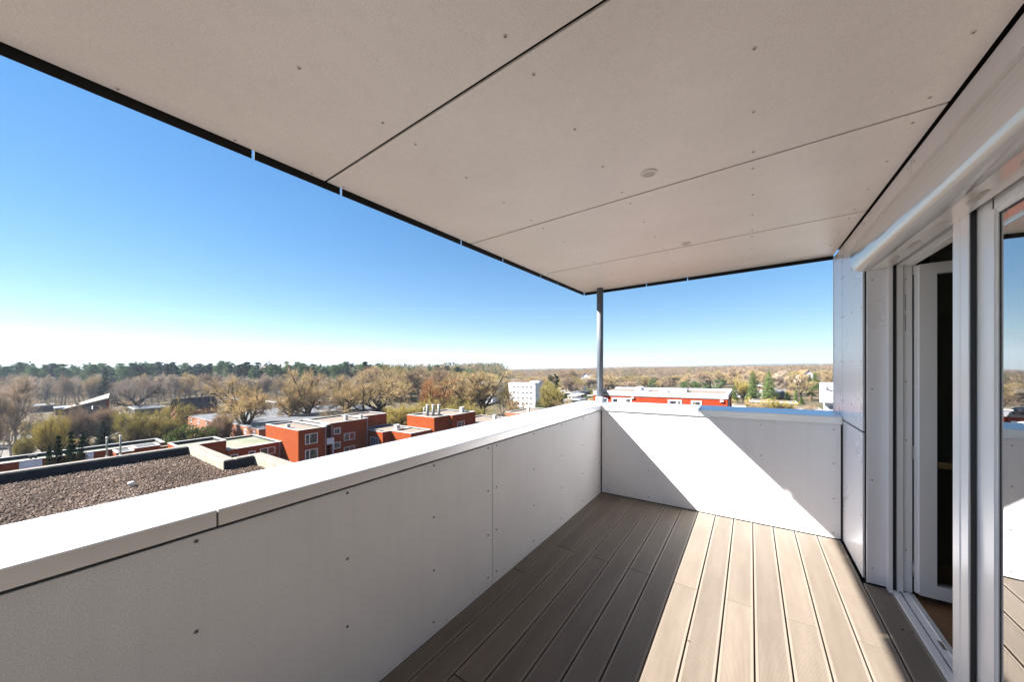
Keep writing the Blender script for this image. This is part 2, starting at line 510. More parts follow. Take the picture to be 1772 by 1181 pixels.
# deck
deck = struct('balcony_floor', (0, 0, 0))
MB().box(-1.60, .83, YB, 4.25, -.07, -.034).build('substructure', M['black'], deck)
joints = [.018 + .161 * i for i in range(-9, 6)]
edges = [-1.553] + joints
g = .0036
for i in range(len(edges) - 1):
    x0, x1 = edges[i] + g, edges[i+1] - g
    if i == 0: ends = [4.188, 2.231, .79, -.65, YB]
    elif i == len(edges) - 2: ends = [3.468, 2.05, .2, YB]; x1 = .800
    elif i % 2 == 1: ends = [4.188, 2.728, 1.286 - 1.442, YB]
    else: ends = [4.188, 1.286, -1.6, YB]
    if i == len(edges) - 3: x1 = min(x1, .6625)
    for a, b in zip(ends[1:], ends[:-1]):
        y0, y1 = a + .0035, b - .0035
        xc, yc = (x0 + x1) / 2, (y0 + y1) / 2
        dz = random.uniform(-.0006, .0006)
        mb = MB(); e = .0125
        b0 = 0
        # ribbed middle and two smooth margins, eased edges
        prof = [(x0, -.024), (x1, -.024), (x1, -.0025), (x1 - .0022, 0), (x1 - e, 0), (x1 - e - .0008, -.0009), (x0 + e + .0008, -.0009), (x0 + e, 0), (x0 + .0022, 0), (x0, -.0025)]
        n = len(prof)
        for yy in (y0, y1):
            for u, z in prof: mb.v.append((u, yy, z + dz + K * u))
        for q in range(n):
            r = (q + 1) % n
            mb.face([q, r, n + r, n + q], 0 if q == 5 else 1)
        mb.face(list(range(n))[::-1], 1); mb.face(list(range(n, 2 * n)), 1)
        mb.build('plank', [M['deck'], M['deck_edge']], deck, origin=(xc, yc, K * xc))

# body of the house below and behind
MB().box(-1.90, 9.0, YB - .3, 4.57, -18.6, -.075).build('house_body', M['core']).__setitem__('kind', 'structure')

# ceiling with its panels and screws
HC = 2.65
ceil = struct('ceiling', (0, 0, HC))
MB().box(-1.935, 5.2, YB - .3, 4.57, HC + .05, HC + .30).build('roof_slab', M['black'], ceil)
cj = [4.574, 3.371, 2.168, .965, -.238, -1.441, YB - .25]
cols = [-1.905, -1.287, -.640, .010, .588]
for a, b in zip(cj[1:], cj[:-1]):
    y0, y1 = a + .007, b - .007
    if b > 4.5: y1 = b
    pc = MB().box(-1.940, .664, y0, y1, HC, HC + .008).build('panel', M['ceiling'], ceil, origin=(-.64, (y0 + y1) / 2, HC))
    for x in cols:
        ys = [y0 + .08, y0 + .43, y0 + .78, y1 - .08] if b < 4.5 else [y0 + .08, y0 + .43, y0 + .78, y1 - .05]
        for y in ys:
            xx = x - .04 if x < -1.8 else x
            screw(SCREW_C, (xx + (.03 if x < -1.8 else 0), y, HC + K * xx - .0003), (0, 0, -1), pc)

# dark roof edge round the ceiling, with bright joint strips
edge = struct('roof_edge', (0, 0, HC))
sy = [.627, 1.053, 2.055, 2.63, 3.353, 3.76]
cuts = [YB - .3] + sy + [4.574]
for a, b in zip(cuts[:-1], cuts[1:]):
    MB().box(-1.950, -1.946, a + .0055, b - .0055, HC - .038, HC + .30).build('edge_strip', M['dark_metal'], edge)
sx = [-1.095, -.623]
cuts = [-1.944] + sx + [.672]
for a, b in zip(cuts[:-1], cuts[1:]):
    MB().box(a + .0045, b - .0045, 4.578, 4.582, HC - .038, HC + .30).build('edge_strip', M['dark_metal'], edge)
MB().box(-1.97, 5.2, YB - .3, 4.60, HC + .305, HC + .35).build('roof_sheet', M['zinc'], edge)

# ------------------------------------------------------------------ parapets
side = thing('parapet', 'long parapet clad in pale speckled panels along the open left side of the balcony', 'parapet wall', (XL - .15, .8, 0))
MB().box(-1.90, -1.585, YB, 4.55, -.07, 1.00).build('wall_core', M['core'], side)
MB().box(-1.584, -1.580, YB, 4.20, -.03, 1.00).build('backing', M['black'], side)
pj = [4.196, 1.976, -.245, -2.46]
rows = [.045, .355, .675, .985]
for a, b in zip(pj[1:], pj[:-1]):
    y0, y1 = a + .004, b - .004
    pn = MB().box(XL - .010, XL, y0, y1, -.006 - K * XL * 0, 1.035, k=K).build('panel', M['parapet'], side, origin=(XL, (y0 + y1) / 2, .5))
    for y in (y0 + .045, y0 + .58, y0 + 1.115, y0 + 1.65, y1 - .045):
        for z in rows:
            screw(SCREW_W, (XL + .0002, y, z + K * XL + .03), (1, 0, 0), pn)
def coping_prof(i, o, z0, z1):              # inner edge, outer edge
    s = 1 if o > i else -1
    return [(i, z0), (i, z1 - .004), (i + s * .004, z1), (o - s * .004, z1 + .012), (o, z1 + .008), (o, z0), (o - s * .012, z0), (o - s * .012, z1 - .03), (i + s * .012, z1 - .03), (i + s * .012, z0)]
ZT = 1.107
cy_ = [4.575, 3.33, .392, -2.55]
for a, b in zip(cy_[1:], cy_[:-1]):
    y1 = b - .003
    y0 = a + .003
    pr = coping_prof(-1.543, -1.945, ZT - .057, ZT)
    MB().prism(pr, 'y', y0, y1).build('coping', M['coping'], side, origin=(-1.74, (y0 + y1) / 2, ZT))
    MB().box(-1.940, -1.550, y0 - .006, y0, ZT - .05, ZT - .010).build('joint_plate', M['zinc'], side)

endp = thing('parapet', 'short parapet with a sunlit diagonal stripe across the far end of the balcony', 'parapet wall', (-.4, 4.35, 0))
MB().box(-1.54, .67, 4.228, 4.55, -.07, 1.00).build('wall_core', M['core'], endp)
MB().box(-1.57, .668, 4.216, 4.224, -.03, 1.02).build('backing', M['black'], endp)
pn = MB().box(XL + .012, .662, YF, YF + .010, .004, 1.055).build('panel', M['parapet'], endp, origin=(-.45, YF, .5))
for x in (-1.47, -.98, -.46, .08, .615):
    for z in (.05, .36, .68, .985):
        screw(SCREW_C, (x, YF - .0002, z + K * x), (0, -1, 0), pn)
for x0, x1, i in ((-1.540, -.461, 0), (-.455, .672, 1)):
    pr = coping_prof(4.186, 4.575, ZT - .068, ZT)
    if i == 0:
        pr = coping_prof(4.186, 4.575, ZT - .068, ZT)
    MB().prism(pr, 'x', x0, x1).build('coping', M['coping'], endp, origin=((x0 + x1) / 2, 4.38, ZT))
MB().box(-.461, -.455, 4.20, 4.56, ZT - .05, ZT - .012).build('joint_plate', M['zinc'], endp)

for px, py, lab in ((1192, 1111, 'tiny dark leaf bit lying on a sunlit deck board'), (1561, 1092, 'tiny dark leaf bit on the shaded board by the door, left of two'), (1580, 1097, 'tiny dark leaf bit on the shaded board by the door, right of two')):
    x, y = on_h(px, py, 0)
    mb = MB(); a = px * .37
    pts = [(x + .011 * math.cos(a + t) * (1 if q % 2 else .45), y + .008 * math.sin(a + t) * (1 if q % 2 else .5), K * x + .002 + .003 * (q % 3)) for q, t in enumerate(np.linspace(0, 6.28, 8)[:-1])]
    mb.v = pts; mb.face(list(range(7)))
    o = mb.build('leaf', M['bark_leaf'], origin=(x, y, K * x)); tag(o, lab, 'leaf')

# ------------------------------------------------------------------ house wall on the right
fac = thing('facade_wall', 'bluish white panel-clad house wall at the right end of the balcony', 'wall', (XF, 4.0, 0))
MB().box(.700, 1.0, 3.54, 4.56, -.05, HC + .02).build('wall_core', M['black'], fac)
MB().box(.700, .98, YB, 3.54, 2.335, HC + .02).build('wall_core', M['black'], fac)
def fpanel(y0, y1, z0, z1, sc):
    o = MB().box(XF, XF + .010, y0, y1, z0, z1).build('panel', M['facade'], fac, origin=(XF, (y0 + y1) / 2, (z0 + z1) / 2))
    for y, z in sc: screw(SCREW_C, (XF - .0002, y, z + K * XF), (-1, 0, 0), o)
    return o
fpanel(4.214, 4.60, 1.085, HC - .012, [(4.25, z) for z in (1.25, 1.6, 2.0, 2.35)] + [(4.56, z) for z in (1.25, 1.6, 2.0, 2.35)])
fpanel(3.535, 4.208, 1.085, HC - .012, [(4.17, z) for z in (1.25, 1.6, 2.0, 2.35)] + [(3.57, z) for z in (1.25, 1.6, 2.0)] + [(3.87, z) for z in (1.25, 1.6, 2.0, 2.35)])
fpanel(3.535, 4.193, .008, 1.072, [(4.15, z) for z in (.1, .45, .85)] + [(3.57, z) for z in (.1, .45, .85)])
for a, b in ((2.610, 3.528), (1.05, 2.604), (-.5, 1.044), (YB, -.506)):
    fpanel(a, b, 2.40, HC - .012, [(b - .04, 2.60), (b - .04, 2.53), (a + .04, 2.60)])
o = MB().box(.692, .700, 3.49, 3.54, -.02, 2.6).build('corner_backing', M['black'], fac)
rv = MB().box(.684, .786, 3.470, 3.480, .010, 2.250).build('reveal_panel', M['facade'], fac, origin=(.73, 3.47, 1.1))
MB().box(.690, .83, 3.484, 3.54, -.02, 2.30).build('wall_core', M['black'], fac)
for z in (.12, .75, 1.40, 2.18): screw(SCREW_C, (.71, 3.4695, z + K * .71), (0, -1, 0), rv)
o = MB().box(XF - .004, XF + .012, 4.601, 4.609, 1.05, HC).build('corner_trim', M['joint_alu'], fac)
MB().box(.668, .70, 4.198, 4.2005, .01, 1.06).build('joint_gap', M['black'], fac)

# ------------------------------------------------------------------ room behind the glass
room = struct('room', (0, 0, 0))
MB().box(.90, 5.0, YB, 4.3, -.03, .018, k=0.004).build('floor', M['interior_floor'], room)
MB().box(.98, 5.0, YB, 4.3, 2.50, 2.60, k=0).build('ceiling', M['plaster'], room)
MB().box(5.0, 5.15, YB, 4.3, -.05, 2.60, k=0).build('wall', M['plaster'], room)
MB().box(1.0, 5.0, 4.15, 4.3, -.05, 2.60, k=0).build('wall', M['plaster'], room)
MB().box(.9, 5.0, YB - .15, YB, -.05, 2.60, k=0).build('wall', M['plaster'], room)
MB().box(.905, .98, 3.56, 4.15, -.05, 2.6, k=0).build('wall', M['plaster'], room)

# ------------------------------------------------------------------ shutter box above the doors
cas = thing('shutter_box', 'long rounded white roller shutter box above the balcony doors', 'roller shutter', (.68, 1.0, 2.4))
arc = [(.6735, 2.548), (.660, 2.530), (.618, 2.452), (.606, 2.425), (.6015, 2.395), (.601, 2.362), (.603, 2.340), (.608, 2.320), (.616, 2.302), (.627, 2.287), (.640, 2.276), (.656, 2.268), (.674, 2.264), (.700, 2.262), (.700, 2.545)]
arc = [(u, z - .013) for u, z in arc]
mb = MB()
n = len(arc); b = 0
for yy in (YB, 3.505):
    for u, z in arc: mb.v.append((u, yy, z + K * u))
for q in range(n):
    r = (q + 1) % n
    mb.face([q, n + q, n + r, r], 0, 1 <= q <= 12)
mb.face(list(range(n)), 0); mb.face(list(range(n, 2 * n))[::-1], 0)
mb.build('cover', M['white_gloss'], cas)
MB().box(.701, .800, YB, 3.468, 2.249, 2.262).build('soffit', M['white_gloss'], cas)
MB().box(.801, .818, YB, 3.468, 2.29, 2.30).build('shutter_slot', M['black'], cas)
for y in (3.18, 2.86, 2.55, 2.20, 1.85, 1.5):
    mb = MB(); pts = []
    for q in range(16):
        t = 2 * math.pi * q / 16
        pts.append((.748 + .014 * math.cos(t), y + .075 * (abs(math.sin(t)) ** .6) * (1 if math.sin(t) > 0 else -1)))
    vb = [(x, yy, 2.2465 + K * x) for x, yy in pts]; vt = [(x, yy, 2.2488 + K * x) for x, yy in pts]
    mb.v = vb + vt
    mb.face(list(range(16))[::-1], 0)
    for q in range(16): mb.face([q, (q+1) % 16, 16 + (q+1) % 16, 16 + q], 0)
    mb.build('vent_cap', M['slot'], cas)

# ------------------------------------------------------------------ balcony door and fixed window
door = thing('balcony_door', 'white balcony door standing open into the dark room', 'door', (.86, 3.0, 0))
P_ = [M['pvc'], M['gasket'], M['black']]
fr = MB()
fr.box(.822, .852, 3.430, 3.478, .02, 2.30)                    # jamb, front lip
fr.box(.852, .858, 3.452, 3.480, .02, 2.30, 1)
fr.box(.858, .896, 3.446, 3.482, .02, 2.28)                    # jamb, rebate
fr.box(.896, .904, 3.468, 3.484, .02, 2.28, 1)
fr.box(.822, .852, 2.62, 3.430, 2.245, 2.34)                   # head
fr.box(.856, .900, 2.62, 3.444, 2.238, 2.34)
fr.box(.852, .856, 2.62, 3.44, 2.252, 2.34, 1)
fr.box(.822, .900, 2.445, 2.618, .02, 2.34)                    # lock side jamb
fr.build('frame', P_, door)
th = MB()
th.box(.800, .832, 2.57, 3.430, -.02, .018)
th.box(.832, .842, 2.57, 3.430, -.02, .004, 1)
th.box(.842, .900, 2.57, 3.430, -.02, .022)
th.box(.872, .878, 2.57, 3.430, .022, .028)
th.build('threshold', P_, door)
MB().box(.855, .880, 2.86, 2.93, .0225, .0255).build('lock_keeper', M['steel'], door)
MB().box(.780, .799, 3.415, 3.468, .0, 2.248).build('guide_rail', M['pvc'], door)
MB().box(.799, .8215, 3.446, 3.478, -.01, 2.28).build('guide_groove', M['gasket'], door)
for z0, z1 in ((1.79, 1.925), (1.93, 2.065)):
    hp = MB().box(.862, .893, 3.4425, 3.4455, z0, z1).build('hinge_plate', M['pvc'], door)
    MB().box(.8635, .8655, 3.4415, 3.4424, z0 + .01, z1 - .012).build('hinge_slit', M['black'], hp)
for z in (.30, 1.05, 1.45, 2.15):
    MB().box(.866, .870, 3.4440, 3.4458, z, z + .008).build('jamb_screw', M['hole'], door)
for z in (.16, .95, 2.20):
    MB().tube([(.905, 3.445, z), (.905, 3.445, z + .09)], [.011, .011], 8).build('hinge', M['steel'], door)
lf = MB()
lx0, lx1, ly0, ly1, lz0, lz1, ww = .914, 1.74, 3.388, 3.452, .045, 2.232, .075
lf.box(lx0, lx0 + ww, ly0, ly1, lz0, lz1)
lf.box(lx1 - ww, lx1, ly0, ly1, lz0, lz1)
lf.box(lx0 + ww, lx1 - ww, ly0, ly1, lz0, lz0 + .085)
lf.box(lx0 + ww, lx1 - ww, ly0, ly1, lz1 - .072, lz1)
lf.box(lx0 - .012, lx0, ly0 + .022, ly1 - .012, lz0, lz1)        # overlap lip on the hinge side
lf.box(lx0 + ww, lx0 + ww + .004, ly0 + .004, ly0 + .010, lz0 + .085, lz1 - .072, 1)
leaf = lf.build('door_leaf', P_, door)
MB().box(lx0 + ww, lx1 - ww, 3.418, 3.426, lz0 + .085, lz1 - .072).build('pane', M['leaf_glass'], leaf)
hd = MB().box(1.69, 1.715, 3.376, 3.3875, .98, 1.14).tube([(1.70, 3.375, 1.08), (1.70, 3.34, 1.08), (1.60, 3.335, 1.08)], [.010, .010, .009], 8)
hd.build('handle', M['steel'], leaf)

win = thing('window', 'large fixed balcony window reflecting the sky and red building', 'window', (.86, .2, 0))
gr = MB()
prof = [(.801, 2.434), (.801, 2.494), (.807, 2.501), (.800, 2.509), (.800, 2.571), (.804, 2.577), (.8195, 2.577), (.8195, 2.430), (.805, 2.430)]
b = 0
for zz in (.0, 2.256):
    for x, y in prof: gr.v.append((x, y, zz + K * x))
n = len(prof)
for q in range(n):
    r = (q + 1) % n; gr.face([q, n + q, n + r, r], 0)
gr.face(list(range(n)), 0); gr.face(list(range(n, 2*n))[::-1], 0)
gr.build('guide_rail', M['pvc'], win)
MB().box(.804, .8205, 2.419, 2.4295, -.01, 2.26).build('guide_groove', M['gasket'], win)
ff = MB()
ff.box(.822, .900, 2.292, 2.44, .0, 2.34)
ff.box(.829, .900, 2.282, 2.292, .0, 2.34)
ff.box(.8325, .852, 2.276, 2.282, .0, 2.30, 1)
ff.box(.822, .900, YB, 2.302, 2.215, 2.34)
ff.box(.829, .900, YB, 2.282, 2.195, 2.215)
ff.box(.8325, .852, YB, 2.276, 2.185, 2.195, 1)
ff.box(.822, .900, YB, 2.302, -.02, .035)
ff.build('frame', P_, win)
MB().box(.834, .8375, YB, 2.2765, .03, 2.19).build('pane', M['glass'], win)

# ------------------------------------------------------------------ post and downlights
post = thing('corner_post', 'slim dark grey steel post standing on the corner of the parapets', 'post', (-1.665, 4.452, 1.07))
mb = MB(); mb.tube([(-1.665, 4.452, 1.09), (-1.665, 4.452, HC + K * -1.665)], [.0435, .0435], 24); mb.build('shaft', M['post'], post)
mb = MB(); mb.tube([(-1.665, 4.452, 1.072), (-1.665, 4.452, 1.078), (-1.665, 4.452, 1.150), (-1.665, 4.452, 1.156)], [.062, .058, .054, .0437], 24); mb.build('collar', M['collar'], post)

def downlight(x, y, label):
    z = HC + K * x
    d = thing('downlight', label, 'ceiling light', (x, y, z), 'recessed ceiling downlights')
    mb = MB(); n = 28
    rings = [(.045, -.0002), (.0435, -.004), (.040, -.005), (.031, -.0045), (.029, -.001), (.027, .004)]
    for r, dz in rings:
        for q in range(n):
            t = 2 * math.pi * q / n; mb.v.append((x + r * math.cos(t), y + r * math.sin(t), z + dz))
    for i in range(len(rings) - 1):
        for q in range(n):
            p = (q + 1) % n; mb.face([i*n+q, (i+1)*n+q, (i+1)*n+p, i*n+p], 0, True)
    mb.build('ring', M['lamp'], d)
    mb = MB()
    for r, dz in ((.0275, -.0018), (.012, -.0026), (.010, -.0012)):
        for q in range(n):
            t = 2 * math.pi * q / n; mb.v.append((x + r * math.cos(t), y + r * math.sin(t), z + dz))
    for i in range(2):
        for q in range(n):
            p = (q + 1) % n; mb.face([i*n+q, (i+1)*n+q, (i+1)*n+p, i*n+p], 0)
    mb.face([2*n + q for q in range(n)][::-1], 0)
    mb.build('lens', M['lampglass'], d)
downlight(-.458, 1.965, 'round cream downlight in the middle of the ceiling, the nearer of two')
downlight(-.460, 3.295, 'small round downlight near the far ceiling joint, the farther of two')

# ================================================================== GROUND, HILLS
def ground_mesh():
    rs = [0, 30, 60, 90, 120, 160, 220, 300, 400, 550, 750, 1000, 1400, 2000, 3000, 4500, 7000]
    n = 96; V = []; Fc = []
    for r in rs[1:]:
        for q in range(n):
            t = 2 * math.pi * q / n
            x, y = r * math.cos(t), r * math.sin(t); V.append((x, y, gz(x)))
    V.append((0, 0, GZ)); c = len(V) - 1
    for q in range(n): Fc.append((c, q, (q + 1) % n))
    for i in range(len(rs) - 2):
        for q in range(n):
            p = (q + 1) % n; Fc.append((i*n+q, (i+1)*n+q, (i+1)*n+p, i*n+p))
    me = bpy.data.meshes.new('ground'); me.from_pydata(V, [], Fc); me.materials.append(M['ground']); me.update()
    return tag(mesh_obj('ground', me), kind='structure')
ground_mesh()
# ================================================================== BUILDINGS
def flat_block(b, x0, x1, y0, y1, zt, wall, roof, up=.45, pw=.30, zb=GZ - 1.5, cap=None, liner=None):
    cap = cap or M['cap']; liner = liner or M['bitumen']
    mb = MB()
    mb.box(x0, x1, y0, y1, zb, zt - up)
    mb.box(x0, x0 + pw, y0, y1, zt - up, zt - .06); mb.box(x1 - pw, x1, y0, y1, zt - up, zt - .06)
    mb.box(x0 + pw, x1 - pw, y0, y0 + pw, zt - up, zt - .06); mb.box(x0 + pw, x1 - pw, y1 - pw, y1, zt - up, zt - .06)
    o = mb.build('wall', wall, b)
    e = pw + .004
    MB().box(x0 + e, x1 - e, y0 + e, y1 - e, zt - up + .004, zt - up + .03).build('roof', roof, b)
    mb = MB(); t = .02
    mb.box(x0 + e, x0 + e + t, y0 + e, y1 - e, zt - up + .03, zt - .062); mb.box(x1 - e - t, x1 - e, y0 + e, y1 - e, zt - up + .03, zt - .062)
    mb.box(x0 + e + t, x1 - e - t, y0 + e, y0 + e + t, zt - up + .03, zt - .062); mb.box(x0 + e + t, x1 - e - t, y1 - e - t, y1 - e, zt - up + .03, zt - .062)
    mb.build('upstand', liner, b)
    mb = MB(); q = .04; c = pw + .04
    mb.box(x0 - q, x0 + c, y0 - q, y1 + q, zt - .06, zt); mb.box(x1 - c, x1 + q, y0 - q, y1 + q, zt - .06, zt)
    mb.box(x0 + c, x1 - c, y0 - q, y0 + c, zt - .06, zt); mb.box(x0 + c, x1 - c, y1 - c, y1 + q, zt - .06, zt)
    mb.build('roof_coping', cap, b)
    return o

def win_x(b, X, rect, split=(), fw=.10, frame='white_paint', sgn=1):      # window on a wall x = X facing +x, by its pixel rectangle
    px0, py0, px1, py1 = rect
    pm = (px0 + px1) / 2
    ya = on_x(px0, YH, X)[0]; yb = on_x(px1, YH, X)[0]
    zt = on_x(pm, py0, X)[1]; zb = on_x(pm, py1, X)[1]
    return win_box(b, 'x', X, ya, yb, zb, zt, split, fw, frame)

def win_y(b, Y, rect, split=(), fw=.10, frame='white_paint'):             # window on a wall y = Y facing -y
    px0, py0, px1, py1 = rect
    pm = (px0 + px1) / 2
    xa = on_y(px0, YH, Y)[0]; xb = on_y(px1, YH, Y)[0]
    zt = on_y(pm, py0, Y)[1]; zb = on_y(pm, py1, Y)[1]
    return win_box(b, 'y', Y, xa, xb, zb, zt, split, fw, frame)

def win_box(b, ax, P, a0, a1, z0, z1, split=(), fw=.10, frame='white_paint', pane='far_glass'):
    mb = MB(); gl = MB()
    def bx(m, u0, u1, za, zb, d0, d1):
        if ax == 'x': m.box(P + d0, P + d1, u0, u1, za, zb)
        else: m.box(u0, u1, P - d1, P - d0, za, zb)
    bx(mb, a0, a1, z0, z0 + fw, .003, .07); bx(mb, a0, a1, z1 - fw, z1, .003, .07)
    bx(mb, a0, a0 + fw, z0 + fw, z1 - fw, .003, .07); bx(mb, a1 - fw, a1, z0 + fw, z1 - fw, .003, .07)
    for s in split:
        c = a0 + (a1 - a0) * s
        bx(mb, c - fw * .6, c + fw * .6, z0 + fw, z1 - fw, .003, .065)
    f = mb.build('window', M[frame], b)
    bx(gl, a0 + fw * .9, a1 - fw * .9, z0 + fw * .9, z1 - fw * .9, .004, .016)
    gl.build('pane', M[pane], f)
    return f

U_, L_ = -9.05, -11.75
# --- gravel roof of the neighbouring wing, straight below the parapet
gw = thing('flat_roof_building', 'neighbouring wing with a brown gravel roof and stepped concrete parapet just below the balcony', 'building', (-14, 0, gz(-14)))
ZP, ZG = -2.2, -2.60
MB().box(-24.4, -1.95, -16, 4.9, GZ - 1.5, ZG - .02).box(-18.98, -1.95, 4.9, 6.4, GZ - 1.5, ZG - .02).build('wall', M['brick'], gw)
MB().box(-24.0, -1.96, -15.6, 4.92, ZG - .019, ZG).box(-18.6, -1.96, 4.92, 6.05, ZG - .019, ZG).build('roof', M['gravel_bed'], gw)
def par(x0, x1, y0, y1):
    o = MB().bevel_box(x0, x1, y0, y1, ZG - .01, ZP, .02).build('parapet', M['concrete'], gw)
    MB().box(x0 + .03, x1 - .03, y0 + .03, y1 - .03, ZP + .001, ZP + .012).build('cover_strip', M['concrete_top'], o)
    return o
par(-24.42, -24.0, -16, 4.92); par(-24.42, -18.6, 4.924, 5.36); par(-19.02, -18.6, 5.364, 6.05); par(-19.02, -1.97, 6.054, 6.48)
# black sheets added to paint shade on the inner faces turned from the sun
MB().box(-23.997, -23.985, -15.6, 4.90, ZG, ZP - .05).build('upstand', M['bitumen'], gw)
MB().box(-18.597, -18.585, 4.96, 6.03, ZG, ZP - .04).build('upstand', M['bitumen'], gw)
def pebbles():
    n = 92000
    x = rng.uniform(-23.97, -4.0, n); y = rng.uniform(-7.5, 6.04, n)
    # keep what the balcony overlooks
    keep = ((y < 4.90) | (x > -18.57)) & (y > -1.2 + .36 * (x + 4) * .0 - 6.3 * (x > -12)) & (np.hypot(x, y) > 5)
    x, y = x[keep], y[keep]; n = len(x)
    s = rng.uniform(.015, .036, n) * rng.choice([1, 1, 1.4], n)
    base = np.array([[1,0,0],[-1,0,0],[0,1,0],[0,-1,0],[0,0,1],[0,0,-1]], float)
    tri = np.array([[0,2,4],[2,1,4],[1,3,4],[3,0,4],[2,0,5],[1,2,5],[3,1,5],[0,3,5]])
    ang = rng.uniform(0, 6.283, n); ca, sa = np.cos(ang), np.sin(ang)
    sc = np.stack([rng.uniform(.8, 1.3, n), rng.uniform(.7, 1.1, n), rng.uniform(.45, .8, n)], 1) * s[:, None]
    V = base[None] * sc[:, None, :] * rng.uniform(.75, 1.2, (n, 6, 1))
    X = V[..., 0] * ca[:, None] - V[..., 1] * sa[:, None]; Y = V[..., 0] * sa[:, None] + V[..., 1] * ca[:, None]
    Z = V[..., 2] + X * rng.uniform(-.4, .4, (n, 1))
    X = X + x[:, None]; Y = Y + y[:, None]
    Z = Z + (ZG + K * x + s * rng.uniform(.1, .9, n))[:, None]
    T = (tri[None] + (np.arange(n) * 6)[:, None, None]).reshape(-1, 3)
    drift = np.sin(x * 1.1 + 2 * np.sin(y * .7)) + np.sin(y * 1.7 + x * .4) + rng.normal(0, .9, n)
    mi = np.where(drift > 1.5, 2, np.where(drift < -.6, 1, 0)); mi = np.where(rng.uniform(size=n) < .25, rng.choice(3, n), mi)
    mi = np.repeat(mi, 8)
    ox, oy, oz = gw['_w']
    me = tri_mesh('gravel', np.stack([X - ox, Y - oy, Z - oz], -1).reshape(-1, 3), T, [M['pebble'], M['pebble_dark'], M['pebble_light']], mi)
    tag(mesh_obj('gravel', me, gw), kind='stuff')
M['pebble_dark'] = mat('dark pebbles', (0.05, 0.028, 0.018), .8, (0.09, 0.056, 0.038), 5, 2, spec=.3)
M['pebble_light'] = mat('light pebbles', (0.27, 0.205, 0.165), .75, (0.18, 0.135, 0.108), 5, 2, spec=.3)
pebbles()
vx, vy = on_h(227, 843, ZG)
vt = thing('roof_vent', 'small pale vent cowl standing alone on the brown gravel roof', 'vent', (vx, vy, ZG + K * vx))
zb = ZG + K * vx
mb = MB(); mb.tube([(vx, vy, zb - .02), (vx, vy, zb + .10)], [.04, .04], 14); mb.build('pipe', M['plastic'], vt)
mb = MB(); mb.tube([(vx, vy, zb + .09), (vx, vy, zb + .10), (vx, vy, zb + .16), (vx, vy, zb + .185), (vx, vy, zb + .19)], [.055, .095, .095, .065, .02], 16); mb.build('cowl', M['plastic'], vt)

# --- long low wing with white panels (left middle distance)
lw = thing('apartment_wing', 'long flat-roofed red and white wing with mossy roof behind the gravel roof', 'building', (-84, 6, gz(-84)))
H2 = -10.06
flat_block(lw, -88.7, -82.6, -22, 13.9, H2, M['brick'], M['roof_green'], up=.55)
flat_block(lw, -81.2, -74.8, 14.0, 20.2, H2, M['brick'], M['roof_green'], up=.55)
MB().box(-82.6, -81.2, 8, 20.15, GZ, H2 - .56).build('wall', M['brick'], lw)
MB().box(-82.55, -81.25, 8, 20.1, H2 - .558, H2 - .53).build('roof', M['roof_green'], lw)
def white_panel(px0, px1, X, zt, zb):
    ya, yb = on_x(px0, YH, X)[0], on_x(px1, YH, X)[0]
    MB().box(X + .004, X + .06, ya, yb, zb, zt).build('wall_panel', M['white_paint'], lw)
white_panel(33, 73, -82.6, H2 - .12, H2 - 2.3); white_panel(148, 162, -82.6, H2 - .12, H2 - 2.3); white_panel(-45, -12, -82.6, H2 - .12, H2 - 2.3)
for pa, pb, zt in ((201, 233, H2 - .18), (233, 278, H2 + .12)):
    X1 = -78.9
    ya, yb = on_x(pa, YH, X1)[0], on_x(pb, YH, X1)[0]
    MB().box(-82.55, X1, ya, yb - .05, GZ, zt - .06).build('bay', M['brick'], lw)
    MB().box(-82.5, X1 + .05, ya - .05, yb - .02, zt - .06, zt + .03).build('bay_coping', M['cap'], lw)
    MB().box(-82.2, X1 - .35, ya + .3, yb - .35, zt + .031, zt + .06).build('bay_roof', M['bitumen'], lw)
for px, pyt, pyb in ((185, 757, 790.5), (208.5, 754, 787.5)):
    x, y = on_h(px, pyb, ZP + .012)
    d = -x * SP + y * CP
    z0, z1 = ZP + .005 + K * x, lev(px, pyt, d) + K * x
    fl = thing('vent_pipe', ('slim grey-green vent pipe nearer the spruces, left of the pair on the parapet' if px < 200 else 'slim grey-green vent pipe before the red bays, right of the pair'), 'pipe', (x, y, z0), 'vent pipes on the gravel roof parapet')
    mb = MB(); mb.tube([(x, y, z0), (x, y, z1 - .06)], [.032, .032], 10); mb.build('pipe', M['flue'], fl)
    mb = MB(); mb.tube([(x, y, z1 - .06), (x, y, z1 - .055), (x, y, z1), (x, y, z1 + .003)], [.033, .046, .046, .01], 10); mb.build('cap', M['plastic'], fl)
    mb = MB(); mb.tube([(x, y, z0), (x, y, z0 + .05)], [.055, .042], 10); mb.build('collar', M['cap'], fl)
for px, py in ((53.5, 797), (62, 796)):
    x, y = on_h(px, py, H2 - .5)
    q = thing('roof_vent', 'stubby black roof vent, ' + ('left' if px < 60 else 'right') + ' of two standing on the mossy roof', 'vent', (x, y, H2 - .55 + K * x))
    mb = MB(); mb.tube([(x, y, H2 - .55 + K * x), (x, y, H2 + .02 + K * x), (x, y, H2 + .03 + K * x), (x, y, H2 + .2 + K * x)], [.12, .12, .2, .2], 10); mb.build('pipe', M['bitumen'], q)

